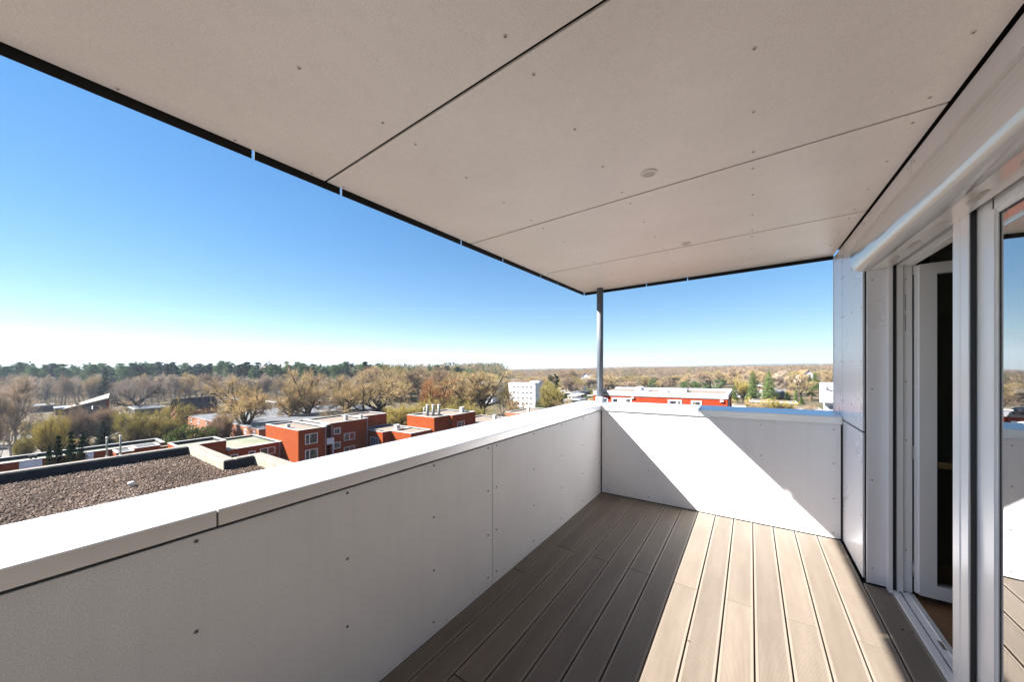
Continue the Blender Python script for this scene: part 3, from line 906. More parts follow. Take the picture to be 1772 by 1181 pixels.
# --- stepped red brick apartment block
ab = thing('apartment_block', 'stepped red brick apartment block with white framed windows and flat gravel roofs', 'building', (-74, 36, gz(-74)))
flat_block(ab, -88.3, -74.3, 20.3, 28.55, L_, M['brick'], M['roof_green'], up=.45)
flat_block(ab, -82.0, -67.4, 28.6, 33.7, U_, M['brick'], M['roof_gravel'], up=.35)
flat_block(ab, -82.0, -70.6, 36.0, 44.5, U_, M['brick'], M['roof_gravel'], up=.35)
flat_block(ab, -82.0, -72.0, 33.75, 35.95, U_ + .0, M['brick'], M['roof_gravel'], up=.34)
flat_block(ab, -82.0, -74.6, 44.55, 52.0, U_, M['brick'], M['roof_gravel'], up=.35)
flat_block(ab, -74.55, -65.4, 44.6, 52.3, L_, M['brick'], M['roof_gravel'], up=.3)
flat_block(ab, -65.35, -58.6, 46.7, 52.3, L_, M['brick'], M['roof_gravel'], up=.3)
win_x(ab, -67.4, (528, 751, 549.5, 768.5), (.34,)); win_x(ab, -67.4, (528, 778, 549.5, 796), (.34,))
win_x(ab, -70.6, (577.5, 741, 589, 752), (), .14); win_x(ab, -70.6, (595, 749.5, 614, 762), (.5,)); win_x(ab, -70.6, (577.5, 765.5, 589, 777), (), .14)
win_x(ab, -70.6, (595, 773, 614, 787), (.5,))
win_y(ab, 44.6, (617, 749, 625, 763), (), .14); win_y(ab, 44.6, (631.5, 751, 636, 761), (), .12); win_y(ab, 44.6, (613.5 + 28, 757, 655, 770.5), (.34, .68)); win_y(ab, 44.6, (617, 773, 625, 788), (), .14)
win_x(ab, -74.3, (450, 775, 476, 787), (.5,)); win_x(ab, -74.3, (398, 787, 412, 797), (), .12); win_x(ab, -74.3, (430, 781, 442, 790), (), .12)
for X, Y, h0 in ((-67.4, 33.4, U_), (-70.6, 36.3, U_), (-70.6, 44.2, U_), (-74.3, 28.2, L_)):
    mb = MB(); mb.tube([(X + .09, Y, GZ + K * X), (X + .09, Y, h0 - .1 + K * X)], [.055, .055], 8); mb.build('downpipe', M['zinc'], ab)
# balcony of the block in its recess
bl = MB()
bl.box(-71.9, -69.0, 33.8, 35.9, -13.0, -12.8).box(-69.15, -69.0, 33.75, 35.95, -12.8, -11.75)
bl.build('balcony', M['white_paint'], ab)
MB().box(-71.95, -70.7, 33.8, 35.9, U_ - .35, U_ - .15).box(-69.3, -69.1, 35.75, 35.9, -15.5, -13.0).build('balcony_post', M['white_paint'], ab)
MB().box(-71.99, -71.94, 33.85, 35.0, -12.75, -9.7).box(-71.99, -71.94, 33.85, 35.2, -15.6, -13.05).build('balcony_door', M['far_glass'], ab)
MB().box(-71.99, -71.96, 35.02, 35.1, -12.75, -9.7).build('door_frame', M['white_paint'], ab)

def roof_stub(px, pyb, w, hpx, h, mm, label, d=None, rnd=False, parent=None):
    x, y = on_h(px, pyb, h)
    z0 = h + K * x
    dep = -x * SP + y * CP
    hh, ww = hpx * dep / F, w * dep / F
    if rnd:
        o = thing('chimney_pipe', label, 'chimney', (x, y, z0), 'chimney pipes')
        mb = MB(); mb.tube([(x, y, z0 - .3), (x, y, z0 + hh)], [ww / 2, ww / 2], 12); mb.build('pipe', mm, o)
        mb = MB(); mb.tube([(x, y, z0 + hh), (x, y, z0 + hh + .12)], [ww * .58, ww * .58], 12); mb.build('rim', M['cap'], o)
    else:
        o = thing('chimney', label, 'chimney', (x, y, z0))
        MB().box(x - ww/2, x + ww/2, y - ww/2, y + ww/2, h - .3, h + hh).build('shaft', mm, o)
        MB().box(x - ww*.58, x + ww*.58, y - ww*.58, y + ww*.58, h + hh, h + hh + .1).build('cap', M['cap'], o)
    return o
roof_stub(498.5, 741, 5, 6.5, U_ - .32, M['cap'], 'squat pale chimney near the left gable of the stepped brick block')
roof_stub(598.5, 727.5, 5, 9, U_ - .32, M['cap'], 'pale chimney beside a low brick stub on the stepped brick block')
roof_stub(624.5, 727, 4.5, 8.5, U_ - .32, M['cap'], 'pale chimney at the right rear of the stepped brick block')
roof_stub(687, 744.5, 7, 8.5, L_ - .28, M['cap'], 'white chimney on the low roof in front of the plain lit gable')

# --- block with three pipes
fb = thing('apartment_block', 'red brick block with a plain sunlit gable and chimney pipes on its roof', 'building', (-62, 58, gz(-62)))
flat_block(fb, -67.2, -57.8, 52.4, 57.0, U_, M['brick'], M['roof_gravel'], up=.35)
flat_block(fb, -67.2, -56.8, 57.05, 65.2, U_, M['brick'], M['roof_gravel'], up=.35)
flat_block(fb, -64.0, -52.0, 65.3, 76.0, L_, M['brick'], M['roof_gravel'], up=.35)
win_x(fb, -56.8, (791.5, 729.5, 803.5, 742), (.55,))
for px, i in ((739.8, 0), (749.6, 1), (759.6, 2)):
    roof_stub(px, 720, 5.2, 18.5, U_ - .32, M['flue'], ('left', 'middle', 'right')[i] + ' one of three tall chimney pipes on the brick block', rnd=True)
roof_stub(734.5, 714, 3.6, 8, U_ - .32, M['flue'], 'short thin chimney pipe just behind the row of three', rnd=True)
roof_stub(799.5, 714, 6, 8.5, U_ - .32, M['cap'], 'squat pale chimney alone towards the right end of the brick block')
roof_stub(856, 727, 5, 8, L_ - .3, M['cap'], 'pale chimney on the low roof just above the parapet')
gb = thing('brick_building', 'low orange brick building with flat roof behind the parapet coping', 'building', at_d(895, 103) + (gz(-50),))
xg0, xg1 = on_h(874.5, 713.5, L_)[0], on_h(917, 717, L_)[0]
yg = on_h(895, 715, L_)[1]
flat_block(gb, xg0, xg1 + 3, yg, yg + 14, L_, M['brick_pale'], M['roof_gravel'], up=.35)
roof_stub(914, 714, 4, 8, L_ - .3, M['cap'], 'white chimney at the right corner of the low orange building')

# --- long red building right of the post
rb = thing('red_building', 'long red rendered building with grey fascia and white framed windows beyond the far parapet', 'building', (-14, 66, gz(-14)))
HR = -3.2
yr = on_h(1150, 688, HR - .4)[1]
xr0 = on_y(1027, 690, yr)[0]; xr1 = on_y(1259, 690, yr)[0]
def ly(px, py): return on_y(px, py, yr)[1]
zf0, zf1 = ly(1200, 682.3), ly(1200, 689.6)
MB().box(xr0, xr1, yr, yr + 13, GZ - 1, zf1 + .2).build('wall', M['red_render'], rb)
npan = 22; dx = (xr1 - xr0) / npan
for i in range(npan):
    MB().box(xr0 + i * dx + .015, xr0 + (i + 1) * dx - .015, yr - .10, yr - .004, zf1, zf0).build('fascia_panel', M['zinc'], rb)
MB().box(xr1 + .004, xr1 + .1, yr - .1, yr + 13, zf1, zf0).build('fascia_panel', M['zinc'], rb)
MB().box(xr0 - .05, xr1 + .12, yr - .15, yr + .35, zf0, zf0 + .09).box(xr0 - .05, xr1 + .12, yr + 12.7, yr + 13.1, zf0, zf0 + .09).box(xr1 - .3, xr1 + .12, yr + .35, yr + 12.7, zf0, zf0 + .09).build('roof_coping', M['white_paint'], rb)
MB().box(xr0, xr1 - .31, yr + .352, yr + 12.69, zf0 - .45, zf0 - .25).build('roof', M['roof_gravel'], rb)
MB().box(xr0, xr1 - .32, yr + 12.4, yr + 12.69, zf0 - .25, zf0 + .085).build('upstand', M['zinc'], rb)
win_y(rb, yr, (1037, 688.5, 1052, 705), (.5,), .16); win_y(rb, yr, (1059, 689, 1093, 706), (.34, .66), .2); win_y(rb, yr, (1156, 692.5, 1180, 708), (.66,), .2); win_y(rb, yr, (1196, 694, 1214, 709), (), .2)
MB().box(on_y(1069, 690, yr)[0], on_y(1083, 690, yr)[0], yr - .05, yr - .02, ly(1076, 706), ly(1076, 692)).build('shutter', M['white_paint'], rb)
# stair head and box on the roof, skylight domes
xa, xb = on_y(1098, 676, yr)[0], on_y(1121, 676, yr)[0]
MB().box(xa, xb, yr - .02, yr + 3, zf0 + .092, ly(1110, 676.5)).build('roof_box', M['zinc'], rb)
xa, xb = on_y(1100, 676, yr + 1)[0], on_y(1109, 676, yr + 1)[0]
MB().box(xa, xb, yr + 1, yr + 3, ly(1110, 676.4), ly(1105, 671)).build('roof_hatch', M['white_paint'], rb)
yk = yr + 7
for pa, pb, pt in ((1156, 1188, 673.5),):
    xa, xb = on_y(pa, 680, yk)[0], on_y(pb, 680, yk)[0]
    MB().prism([(yk, zf0 - .3), (yk + 3, zf0 - .3), (yk + 2.6, on_y(1170, pt, yk)[1]), (yk + .6, on_y(1170, pt, yk)[1])], 'x', xa, xb).build('skylight', M['zinc'], rb)
for px, wpx in ((1150, 12), (1044, 14)):
    x, y = on_h(px, 681, zf0 - .3)
    mb = MB(); mb.tube([(x, y, zf0 - .3 + K * x), (x, y, zf0 + K * x), (x, y, zf0 + .35 + K * x), (x, y, zf0 + .5 + K * x)], [.9, .9, .6, .1], 16)
    mb.build('dome_light', M['white_paint'] if px > 1100 else M['far_glass'], rb)
for px in (1095, 1249):
    py = 689 if px < 1100 else 694.5
    x, z = on_y(px, py, yr)
    MB().box(x - .22, x + .22, yr - .22, yr - .003, z - .12, z + .12).build('wall_lamp', M['plastic'], rb)
win_box(rb, 'x', xr1, yr + 2, yr + 4, zf1 - 2.0, zf1 - .4, (.5,), .12)

# --- white neighbouring wing at the right edge
ww_ = thing('white_building', 'bright white wall block with small dark openings beside the facade panels', 'building', (8, 41, gz(8)))
yw = 40.0
x0 = on_y(1420.5, 663, yw)[0]
zt, zb = on_y(1430, 663, yw)[1], on_y(1430, 697, yw)[1]
MB().box(x0, x0 + 12, yw, yw + .7, zb, zt).build('upper_storey', M['white_paint'], ww_)
MB().box(x0 + .35, x0 + 12, yw + .5, yw + 1.4, GZ - 1, zb - .01).build('wall', M['white_paint'], ww_)
MB().box(x0 + .6, x0 + 1.1, yw + .44, yw + .497, zb - 3, zb - .3).box(x0 + 1.4, x0 + 1.5, yw + .44, yw + .497, zb - 3, zb - .2).build('reveal', M['zinc'], ww_)
for px, py, a, c in ((1430.5, 668.5, 1.6, 1.6), (1430.5, 672, 3.0, 2.0), (1431.5, 674.5, 3.4, 2.0), (1436.5, 675.5, 3.2, 1.8), (1432, 687, 4.5, .8)):
    x, z = on_y(px, py, yw); s = 30 / F
    win_box(ww_, 'y', yw, x - a * s / 2, x + a * s / 2, z - c * s / 2, z + c * s / 2, (), .015, 'zinc')

# --- houses
def gable_house(name, label, cat, cx, cy, w, l, he, hr, rot, wall, roof, group=None, base=None, chim=True):
    z = gz(cx)
    b = thing(name, label, cat, (cx, cy, z), group)
    b.rotation_euler = (0, 0, rot)
    def put(mb, n, m):
        o = mb.build(n, m); o.parent = b; return o
    mb = MB(); mb.prism([(-w/2, -1), (w/2, -1), (w/2, he), (0, hr - .1), (-w/2, he)], 'y', -l/2, l/2, k=0); put(mb, 'wall', wall)
    mb = MB(); t = .22; s = (hr - he) / (w / 2); o_ = .5
    for sg in (-1, 1):
        mb.prism([(0, hr), (sg * (w/2 + o_), he - s * o_), (sg * (w/2 + o_), he - s * o_ + t), (0, hr + t)], 'y', -l/2 - .4, l/2 + .4, k=0)
    put(mb, 'roof', roof)
    for sg in (-1, 1):
        for q in range(max(2, int(l / 4))):
            yy = -l/2 + (q + .5) * l / max(2, int(l / 4))
            mb = MB(); mb.box(sg * w/2 - .03, sg * w/2 + .05, yy - .6, yy + .6, he - 1.7, he - .5, k=0); put(mb, 'window', M['far_glass'])
    if chim:
        mb = MB(); mb.box(-.4, .4, l*.2, l*.2 + .8, hr - .6, hr + .9, k=0); put(mb, 'chimney', M['brick'])
    return b
def bungalow(px, d, wpx, h, wall, roof, label, depth=9, group=None, fasc='white_paint', rot=0.0, name='bungalow'):
    x, y = at_d(px, d); w = wpx * d / F
    z = gz(x)
    b = thing(name, label, 'house', (x, y, z), group)
    b.rotation_euler = (0, 0, rot)
    def put(mb, n, m):
        o = mb.build(n, m); o.parent = b; return o
    mb = MB(); mb.box(-w/2, w/2, 0, depth, -1, h, k=0); put(mb, 'wall', wall)
    mb = MB(); mb.box(-w/2 - .3, w/2 + .3, -.35, depth + .3, h + .004, h + .4, k=0); f = put(mb, 'fascia', M[fasc])
    mb = MB(); mb.box(-w/2 - .1, w/2 + .1, -.1, depth + .1, h + .402, h + .44, k=0); put(mb, 'roof', roof)
    n = max(2, int(w / 3.5))
    for q in range(n):
        xc = -w/2 + (q + .5) * w / n
        mb = MB(); mb.box(xc - .75, xc + .75, -.06, -.004, .7, h - .45, k=0); put(mb, 'window', M['far_glass'])
    return b

# big sloping roof
xh, yh_ = at_d(158, 152)
hs_ = thing('house', 'house with one long pale sloping roof rising to the right among bare trees', 'house', (xh, yh_, gz(xh)))
d = 150.0
def pt(px, py, dd, off=0):
    x, y = at_d(px, dd); return (x, y, lev(px, py, dd) + K * x)
A1, A2, A3, A4 = pt(107, 709, 146), pt(188, 689, 146), pt(190, 680.5, 156), pt(120, 703, 156)
mb = MB()
def slab(a, b, c, e, t, m, n, par):
    mb = MB(); q = [Vector(p) for p in (a, b, c, e)]
    nn = (q[1] - q[0]).cross(q[3] - q[0]).normalized() * t
    mb.v = [tuple(p) for p in q] + [tuple(p - nn) for p in q]
    mb.face([0, 1, 2, 3]); mb.face([7, 6, 5, 4])
    for i in range(4):
        j = (i + 1) % 4; mb.face([i, 4 + i, 4 + j, j])
    return mb.build(n, m, par)
slab(A1, A2, A3, A4, .5, M['roof_tan'], 'roof', hs_)
gzh = gz(xh)
def wall_under(a, b, m, n, par, drop=.55):
    mb = MB(); a, b = Vector(a), Vector(b)
    back = Vector((.25, 1.0, 0)).normalized() * .4
    v = [(a.x, a.y, gzh - 1), (b.x, b.y, gzh - 1), (b.x, b.y, b.z - drop), (a.x, a.y, a.z - drop)]
    mb.v = v + [(p[0] + back.x, p[1] + back.y, p[2]) for p in v]
    mb.face([0, 1, 2, 3]); mb.face([7, 6, 5, 4])
    for i in range(4):
        j = (i + 1) % 4; mb.face([i, 4 + i, 4 + j, j])
    return mb.build(n, m, par)
ins = lambda a, b, t: tuple(Vector(a).lerp(Vector(b), t))
wall_under(ins(A1, A3, .06), ins(A2, A4, .06), M['roof_slate'], 'wall', hs_)
wall_under(ins(A2, A4, .05), ins(A3, A1, .05), M['brick'], 'wall', hs_)
rw = pt(134, 701.5, 147.5)
MB().box(rw[0] - .6, rw[0] + .6, rw[1] - .5, rw[1] + .5, rw[2] - K * rw[0] - .2, rw[2] - K * rw[0] + .75).build('dormer_window', M['far_glass'], hs_)
wq = pt(160, 706, 145)
MB().box(wq[0] - .9, wq[0] + .9, wq[1] - .1, wq[1] + .1, wq[2] - K * wq[0] - .7, wq[2] - K * wq[0] + .7).build('window', M['white_paint'], hs_)

HOUSES = [
 (95, 175, 34, 3.6, 'roof_slate', 'solar', 'low dark house with a blue grey roof left of the long sloping roof', 'zinc'),
 (228, 165, 62, 3.8, 'roof_slate', 'roof_grey', 'flat-roofed dark house behind the spreading bare tree, pale fascia', 'white_paint'),
 (325, 190, 46, 4.6, 'roof_slate', 'roof_tan', 'dark brown flat-roofed house in front of the forest edge, left', 'cap'),
 (400, 205, 70, 4.8, 'roof_slate', 'roof_grey', 'wide dark flat-roofed house with bright roof edge under the bare oak', 'white_paint'),
 (470, 170, 44, 5.2, 'roof_slate', 'roof_grey', 'dark house with pale upper edge right of the bare oak', 'white_paint'),
 (40, 190, 50, 3.4, 'roof_slate', 'roof_grey', 'flat dark house at the far left behind the pale birch', 'zinc'),
 (560, 185, 60, 4.0, 'brick_pale', 'roof_grey', 'long low brick house behind the two bare trees in the middle', 'zinc'),
]
for px, d, wpx, h, wl, rf, lab, fs in HOUSES:
    bungalow(px, d, wpx, h, M[wl], M[rf], lab, fasc=fs, depth=10)
# brick terrace with grey flat roofs
ROWS = [
 ((333, 719), (372, 734), -12.6, 30, 'row house with orange brick front and grey flat roof, left of the oak trunk'),
 ((394, 731), (446, 744), -12.6, 34, 'row house with orange brick front and broad grey roof behind the oak trunk'),
 ((498, 707), (520, 712), -12.8, 24, 'row house with red brick wall behind the leaning bare trees'),
 ((527, 712), (560, 720), -12.8, 22, 'row house with bright brick front right of the leaning bare trees'),
]
for (a, b, h, l, lab) in ROWS:
    xa, ya = on_h(*a, h); xb, yb = on_h(*b, h)
    o = thing('row_house', lab, 'house', ((xa + xb) / 2, yb, gz(xb)), 'brick row houses')
    y0 = (ya + yb) / 2
    flat_block(o, min(xa, xb), max(xa, xb), y0, y0 + l, h, M['brick_pale'], M['roof_grey'], up=.15, zb=GZ - 3, cap=M['zinc'])
    n = 4
    for q in range(n):
        xx = xa + (xb - xa) * (q + .5) / n
        for zz in (h - 1.9, h - 4.6):
            win_box(o, 'y', y0, xx - .7, xx + .7, zz, zz + 1.2, (.5,), .12)
xx, yy = at_d(297, 118)
gable_house('brick_house', 'narrow orange brick gable standing up between olive trees', 'house', xx, yy + 6, 3.4, 12, lev(297, 706, 118) - GZ, lev(297, 692, 118) - GZ, .3, M['brick_pale'], M['roof_slate'], chim=False)

# white apartment block in the middle distance
wb = thing('apartment_block', 'white four-storey apartment block with rows of dark windows beside the olive willow', 'building', at_d(905, 172) + (gz(-110),))
yb_ = at_d(905, 172)[1]
xa, xb = on_y(880, YH, yb_)[0], on_y(926, YH, yb_)[0]
ht = on_y(905, 664, yb_)[1]
MB().box(xa, xb, yb_, yb_ + 5, GZ - 2, ht).build('wall', M['white_paint'], wb)
MB().box(xa - .2, xb + .2, yb_ - .25, yb_ + 5.2, ht + .003, ht + .35).build('roof', M['zinc'], wb)
xc = on_y(934, YH, yb_ + 6)[0]
MB().box(xb - 6, xc, yb_ + 5.3, yb_ + 9, GZ - 2, on_y(930, 660.5, yb_ + 5.3)[1]).build('stair_wing', M['white_paint'], wb)
MB().box(xb - 6.1, xc + .1, yb_ + 5.4, yb_ + 9.2, on_y(930, 660.5, yb_ + 5.3)[1] + .003, on_y(930, 660.5, yb_ + 5.3)[1] + .3).build('roof', M['zinc'], wb)
for r in range(4):
    for c in (890, 897, 905, 912.5, 919):
        x = on_y(c, YH, yb_)[0]; z = ht - 1.9 - 2.75 * r
        win_box(wb, 'y', yb_, x - .85, x + .85, z - .65, z + .65, (.5,), .1)
for r in range(4):
    x = on_y(931, YH, yb_ + 5.3)[0]; z = ht - 1.6 - 2.75 * r
    win_box(wb, 'y', yb_ + 5.3, x - .4, x + .4, z - .6, z + .6, (), .1)
wb2 = thing('apartment_block', 'long white apartment block mostly hidden behind the big tan tree', 'building', at_d(815, 205) + (gz(-160),))
y2 = at_d(815, 205)[1]
for a, b, t in ((774, 803, 659), (822, 852, 661)):
    xa, xb = on_y(a, YH, y2)[0], on_y(b, YH, y2)[0]
    ht2 = on_y((a + b) / 2, t, y2)[1]
    MB().box(xa, xb, y2, y2 + 12, GZ - 4, ht2).build('wall', M['white_paint'], wb2)
    MB().box(xa - .2, xb + .2, y2 - .2, y2 + 12.2, ht2 + .003, ht2 + .3).build('roof', M['zinc'], wb2)
    for r in range(4):
        for q in range(4):
            x = xa + (xb - xa) * (q + .5) / 4
            win_box(wb2, 'y', y2, x - .8, x + .8, ht2 - 2.4 - 2.75 * r, ht2 - 1.2 - 2.75 * r, (.5,), .1)

# garden bungalows right of the middle
BUN = [
 (977, 300, 26, 4.4, 'white_paint', 'roof_grey', 'two-storey white house behind the allotment bungalows left of the post', 'zinc'),
 (1340, 150, 60, 3.0, 'brick_pale', 'roof_tan', 'low house with a long white roof edge left of the long brick wall', 'white_paint'),
 (1384, 128, 56, 2.6, 'brick_pale', 'roof_tan', 'low orange brick building with white roof edge near the white wall block', 'white_paint'),
 (1289, 135, 34, 3.0, 'white_paint', 'roof_tan', 'white-edged bungalow just right of the long red building', 'white_paint'),
 (1366, 350, 26, 5.2, 'white_paint', 'brick_pale', 'white house among the bare trees beneath the pale birches', 'white_paint'),
 (1418, 640, 60, 7.0, 'white_paint', 'white_paint', 'long white hall on the edge of the far woods at the right', 'white_paint'),
]
for px, d, wpx, h, wl, rf, lab, fs in BUN:
    bungalow(px, d, wpx, h, M[wl], M[rf], lab, fasc=fs, depth=9)
r2 = random.Random(3)
BUNG = []
for i in range(30):
    left = i < 15
    px = r2.uniform(968, 1030) if left else r2.uniform(1270, 1425)
    d = r2.uniform(135, 310) if left else r2.uniform(150, 300)
    wl = r2.choice(['brick_pale', 'white_paint', 'roof_slate', 'white_paint', 'concrete']); fs = r2.choice(['white_paint', 'white_paint', 'zinc', 'cap'])
    o = bungalow(px, d, r2.uniform(2200, 3600) / d, r2.uniform(2.6, 3.2), M[wl], M[r2.choice(['roof_tan', 'roof_grey', 'roof_gravel', 'white_paint'])],
             '', fasc=fs, depth=r2.uniform(6, 10), group='garden bungalows left of the post' if left else 'garden bungalows right of the red building')
    BUNG.append((dict(brick_pale='orange brick', white_paint='white', roof_slate='dark brown', concrete='beige')[wl] + ' flat-roofed garden bungalow', px, d, o))
for px, d, lab in ((1021, 470, 'small white gabled house among the far woods just left of the post, upper one'), (1012, 430, 'small white gabled house among the far woods just left of the post, lower one'), (1392, 360, 'cream gabled house among the bare trees above the low brick building')):
    xx, yy = at_d(px, d)
    gable_house('house', lab, 'house', xx, yy, 9, 12, 9.0, 13.0, .4, M['white_paint'], M['brick_pale'])
xx, yy = at_d(1338, 195)
gable_house('house', 'house with a blue grey slate roof between the spruces and pale birches', 'house', xx, yy, 7, 9.5, 2.6, 5.4, math.pi / 2, M['brick_pale'], M['roof_grey'])

# --- parking place, cars, lamp
def sheet(name, pts, dz, m):
    mb = MB(); mb.poly([(x, y, gz(x) + dz) for x, y in pts]); o = mb.build(name, m); tag(o, kind='structure'); return o
sheet('parking_area', [at_d(-60, 70), at_d(160, 78), at_d(190, 100), at_d(-60, 104)], .01, M['paving'])
sheet('road', [at_d(-80, 108), at_d(330, 118), at_d(330, 126), at_d(-80, 116)], .008, M['asphalt'])

def car(px, d, rot, label, paint):
    x, y = at_d(px, d); z = gz(x)
    c = thing('parked_car', label, 'car', (x, y, z)); c.rotation_euler = (0, 0, rot)
    def put(mb, n, m, par=c):
        o = mb.build(n, m); o.parent = par; return o
    prof = [(-2.1, .28), (-2.12, .62), (-2.0, .86), (-1.35, .95), (-.75, 1.40), (.75, 1.45), (1.55, 1.0), (2.05, .92), (2.12, .60), (2.1, .28)]
    mb = MB(); n = len(prof)
    for yy, s in ((-.86, 0), (-.74, 1), (.74, 1), (.86, 0)):
        for u, zz in prof: mb.v.append((u, yy if zz < .95 or s else yy, zz - (.0 if s else .04)))
    for a in range(3):
        for q in range(n):
            r = (q + 1) % n; mb.face([a*n+q, a*n+r, (a+1)*n+r, (a+1)*n+q], 0, True)
    mb.face(list(range(n))[::-1]); mb.face([3*n+q for q in range(n)])
    put(mb, 'body', paint)
    for sg in (-1, 1):
        mb = MB(); mb.v = [(-1.2, sg*.87, .97), (-.72, sg*.87, 1.33), (.72, sg*.87, 1.37), (1.4, sg*.87, 1.0), (-1.2, sg*.84, .97), (-.72, sg*.84, 1.33), (.72, sg*.84, 1.37), (1.4, sg*.84, 1.0)]
        mb.face([0, 1, 2, 3]); mb.face([7, 6, 5, 4])
        for i in range(4): mb.face([i, 4+i, 4+(i+1) % 4, (i+1) % 4])
        put(mb, 'side_window', M['far_glass'])
        for ux in (-1.3, 1.3):
            mb = MB(); mb.tube([(ux, sg*.70, .32), (ux, sg*.89, .32)], [.32, .32], 16); wh = put(mb, 'wheel', M['tyre'])
            mb = MB(); mb.tube([(ux, sg*.885, .32), (ux, sg*.895, .32)], [.2, .2], 12); put(mb, 'rim', M['rim'], wh)
        mb = MB(); mb.box(2.06, 2.13, sg*.55 - .17, sg*.55 + .17, .62, .76, k=0); put(mb, 'headlight', M['lampglass'])
    return c
car(117, 82, 1.0, 'white car parked behind the dark spruces', M['car_white'])
car(132, 90, .8, 'grey car parked beside the yellow hedge', M['rim'])
xx, yy = at_d(27, 84)
cb = thing('utility_cabinet', 'pale box-shaped utility cabinet beside the birch trunks', 'cabinet', (xx, yy, gz(xx)))
zz = gz(xx) - K * xx
MB().bevel_box(xx - .75, xx + .75, yy - .4, yy + .4, zz, zz + 1.25, .06).build('housing', M['cap'], cb)
MB().box(xx - .68, xx - .02, yy - .43, yy - .404, zz + .1, zz + 1.1).box(xx + .02, xx + .68, yy - .43, yy - .404, zz + .1, zz + 1.1).build('door', M['plastic'], cb)

xx, yy = at_d(218, 80)
z1 = lev(218, 722, 80) + K * xx
sl = thing('street_lamp', 'street lamp with a curved arm and pale head above the olive thicket', 'street lamp', (xx, yy, gz(xx)))
hx, hy = at_d(208, 80); hz = lev(208, 716, 80) + K * hx
mb = MB(); mb.tube([(xx, yy, gz(xx)), (xx, yy, z1 - .6), (xx * .7 + hx * .3, yy * .7 + hy * .3, z1 + .35), (hx * .85 + xx * .15, hy * .85 + yy * .15, hz)], [.09, .06, .05, .04], 8); mb.build('pole', M['flue'], sl)
mb = MB(); mb.tube([(hx * .85 + xx * .15, hy * .85 + yy * .15, hz), (hx * .9 + xx * .1, hy * .9 + yy * .1, hz + .02), (hx, hy, hz), (hx * 1.03 - xx * .03, hy * 1.03 - yy * .03, hz - .02)], [.07, .17, .17, .06], 8); mb.build('lamp_head', M['plastic'], sl)

# --- wind turbines
def turbine(px, d, ph, pt_, rot, label):
    x, y = at_d(px, d)
    zh = lev(px, ph, d) + K * x; bl = pt_ * d / F
    t = thing('wind_turbine', label, 'wind turbine', (x, y, gz(x)), 'wind turbines on the horizon')
    mb = MB(); mb.tube([(x, y, gz(x)), (x, y, zh)], [2.6, 1.5], 10); mb.build('tower', M['turbine'], t)
    mb = MB(); mb.tube([(x + SP * 4, y - CP * 4, zh), (x - SP * 5, y + CP * 5, zh)], [1.8, 1.8], 10); mb.build('nacelle', M['turbine'], t)
    for q in range(3):
        a = rot + q * 2 * math.pi / 3
        dx, dz = math.cos(a), math.sin(a)
        c = Vector((x + SP * 4.5, y - CP * 4.5, zh)); u = Vector((CP * dx, SP * dx, dz))
        mb = MB(); mb.tube([c, c + u * bl * .25, c + u * bl], [1.1, 1.5, .35], 6); mb.build('blade', M['turbine'], t)
turbine(1075.5, 2600, 628.0, 3.4, math.pi / 6, 'white wind turbine nearest the post, on the wooded skyline')
turbine(1130, 2600, 626.8, 4.0, math.pi / 5, 'white wind turbine above the middle of the long red building')
turbine(1421, 3600, 629.3, 4.0, math.pi / 2, 'slim white wind turbine against the blue hill near the facade')
turbine(984, 4200, 636.0, 3.0, .3, 'tiny wind turbine just left of the post, right one of the faint pair')
turbine(962, 4200, 636.5, 3.0, .8, 'tiny wind turbine left of the post, left one of the faint pair')

# ================================================================== TREES
class Acc:
    def __init__(s): s.V = []; s.T = []; s.n = 0
    def add(s, V, T): s.V.append(V); s.T.append(T + s.n); s.n += len(V)
    def arr(s):
        if not s.V: return np.zeros((0, 3)), np.zeros((0, 3), int)
        return np.concatenate(s.V), np.concatenate(s.T)
def nrm(v): return v / (np.linalg.norm(v) + 1e-9)
def tube_np(acc, pts, rad, n):
    pts = np.asarray(pts); V = []
    for i in range(len(pts)):
        d = nrm(pts[min(i+1, len(pts)-1)] - pts[max(i-1, 0)])
        a = np.array([0, 0, 1.0]) if abs(d[2]) < .9 else np.array([1.0, 0, 0])
        u = nrm(np.cross(d, a)); v = np.cross(d, u)
        t = np.arange(n) * 2 * np.pi / n
        V.append(pts[i] + rad[i] * (np.cos(t)[:, None] * u + np.sin(t)[:, None] * v))
    V = np.concatenate(V); T = []
    for i in range(len(pts) - 1):
        for q in range(n):
            r = (q + 1) % n
            T += [(i*n+q, i*n+r, (i+1)*n+r), (i*n+q, (i+1)*n+r, (i+1)*n+q)]
    acc.add(V, np.array(T))
def twigs_np(acc, P, D, Ln, W, R):
    n = len(P)
    side = np.cross(D, R.normal(size=(n, 3))); side /= np.linalg.norm(side, axis=1)[:, None] + 1e-9
    mid = P + D * (Ln * .5)[:, None] + R.normal(size=(n, 3)) * (Ln * .07)[:, None]
    V = np.stack([P - side * (W / 2)[:, None], P + side * (W / 2)[:, None], mid + side * (W * .42)[:, None], P + D * Ln[:, None], mid - side * (W * .42)[:, None]], 1)
    T = np.array([[0, 1, 2], [0, 2, 4], [4, 2, 3]])
    acc.add(V.reshape(-1, 3), (T[None] + (np.arange(n) * 5)[:, None, None]).reshape(-1, 3))

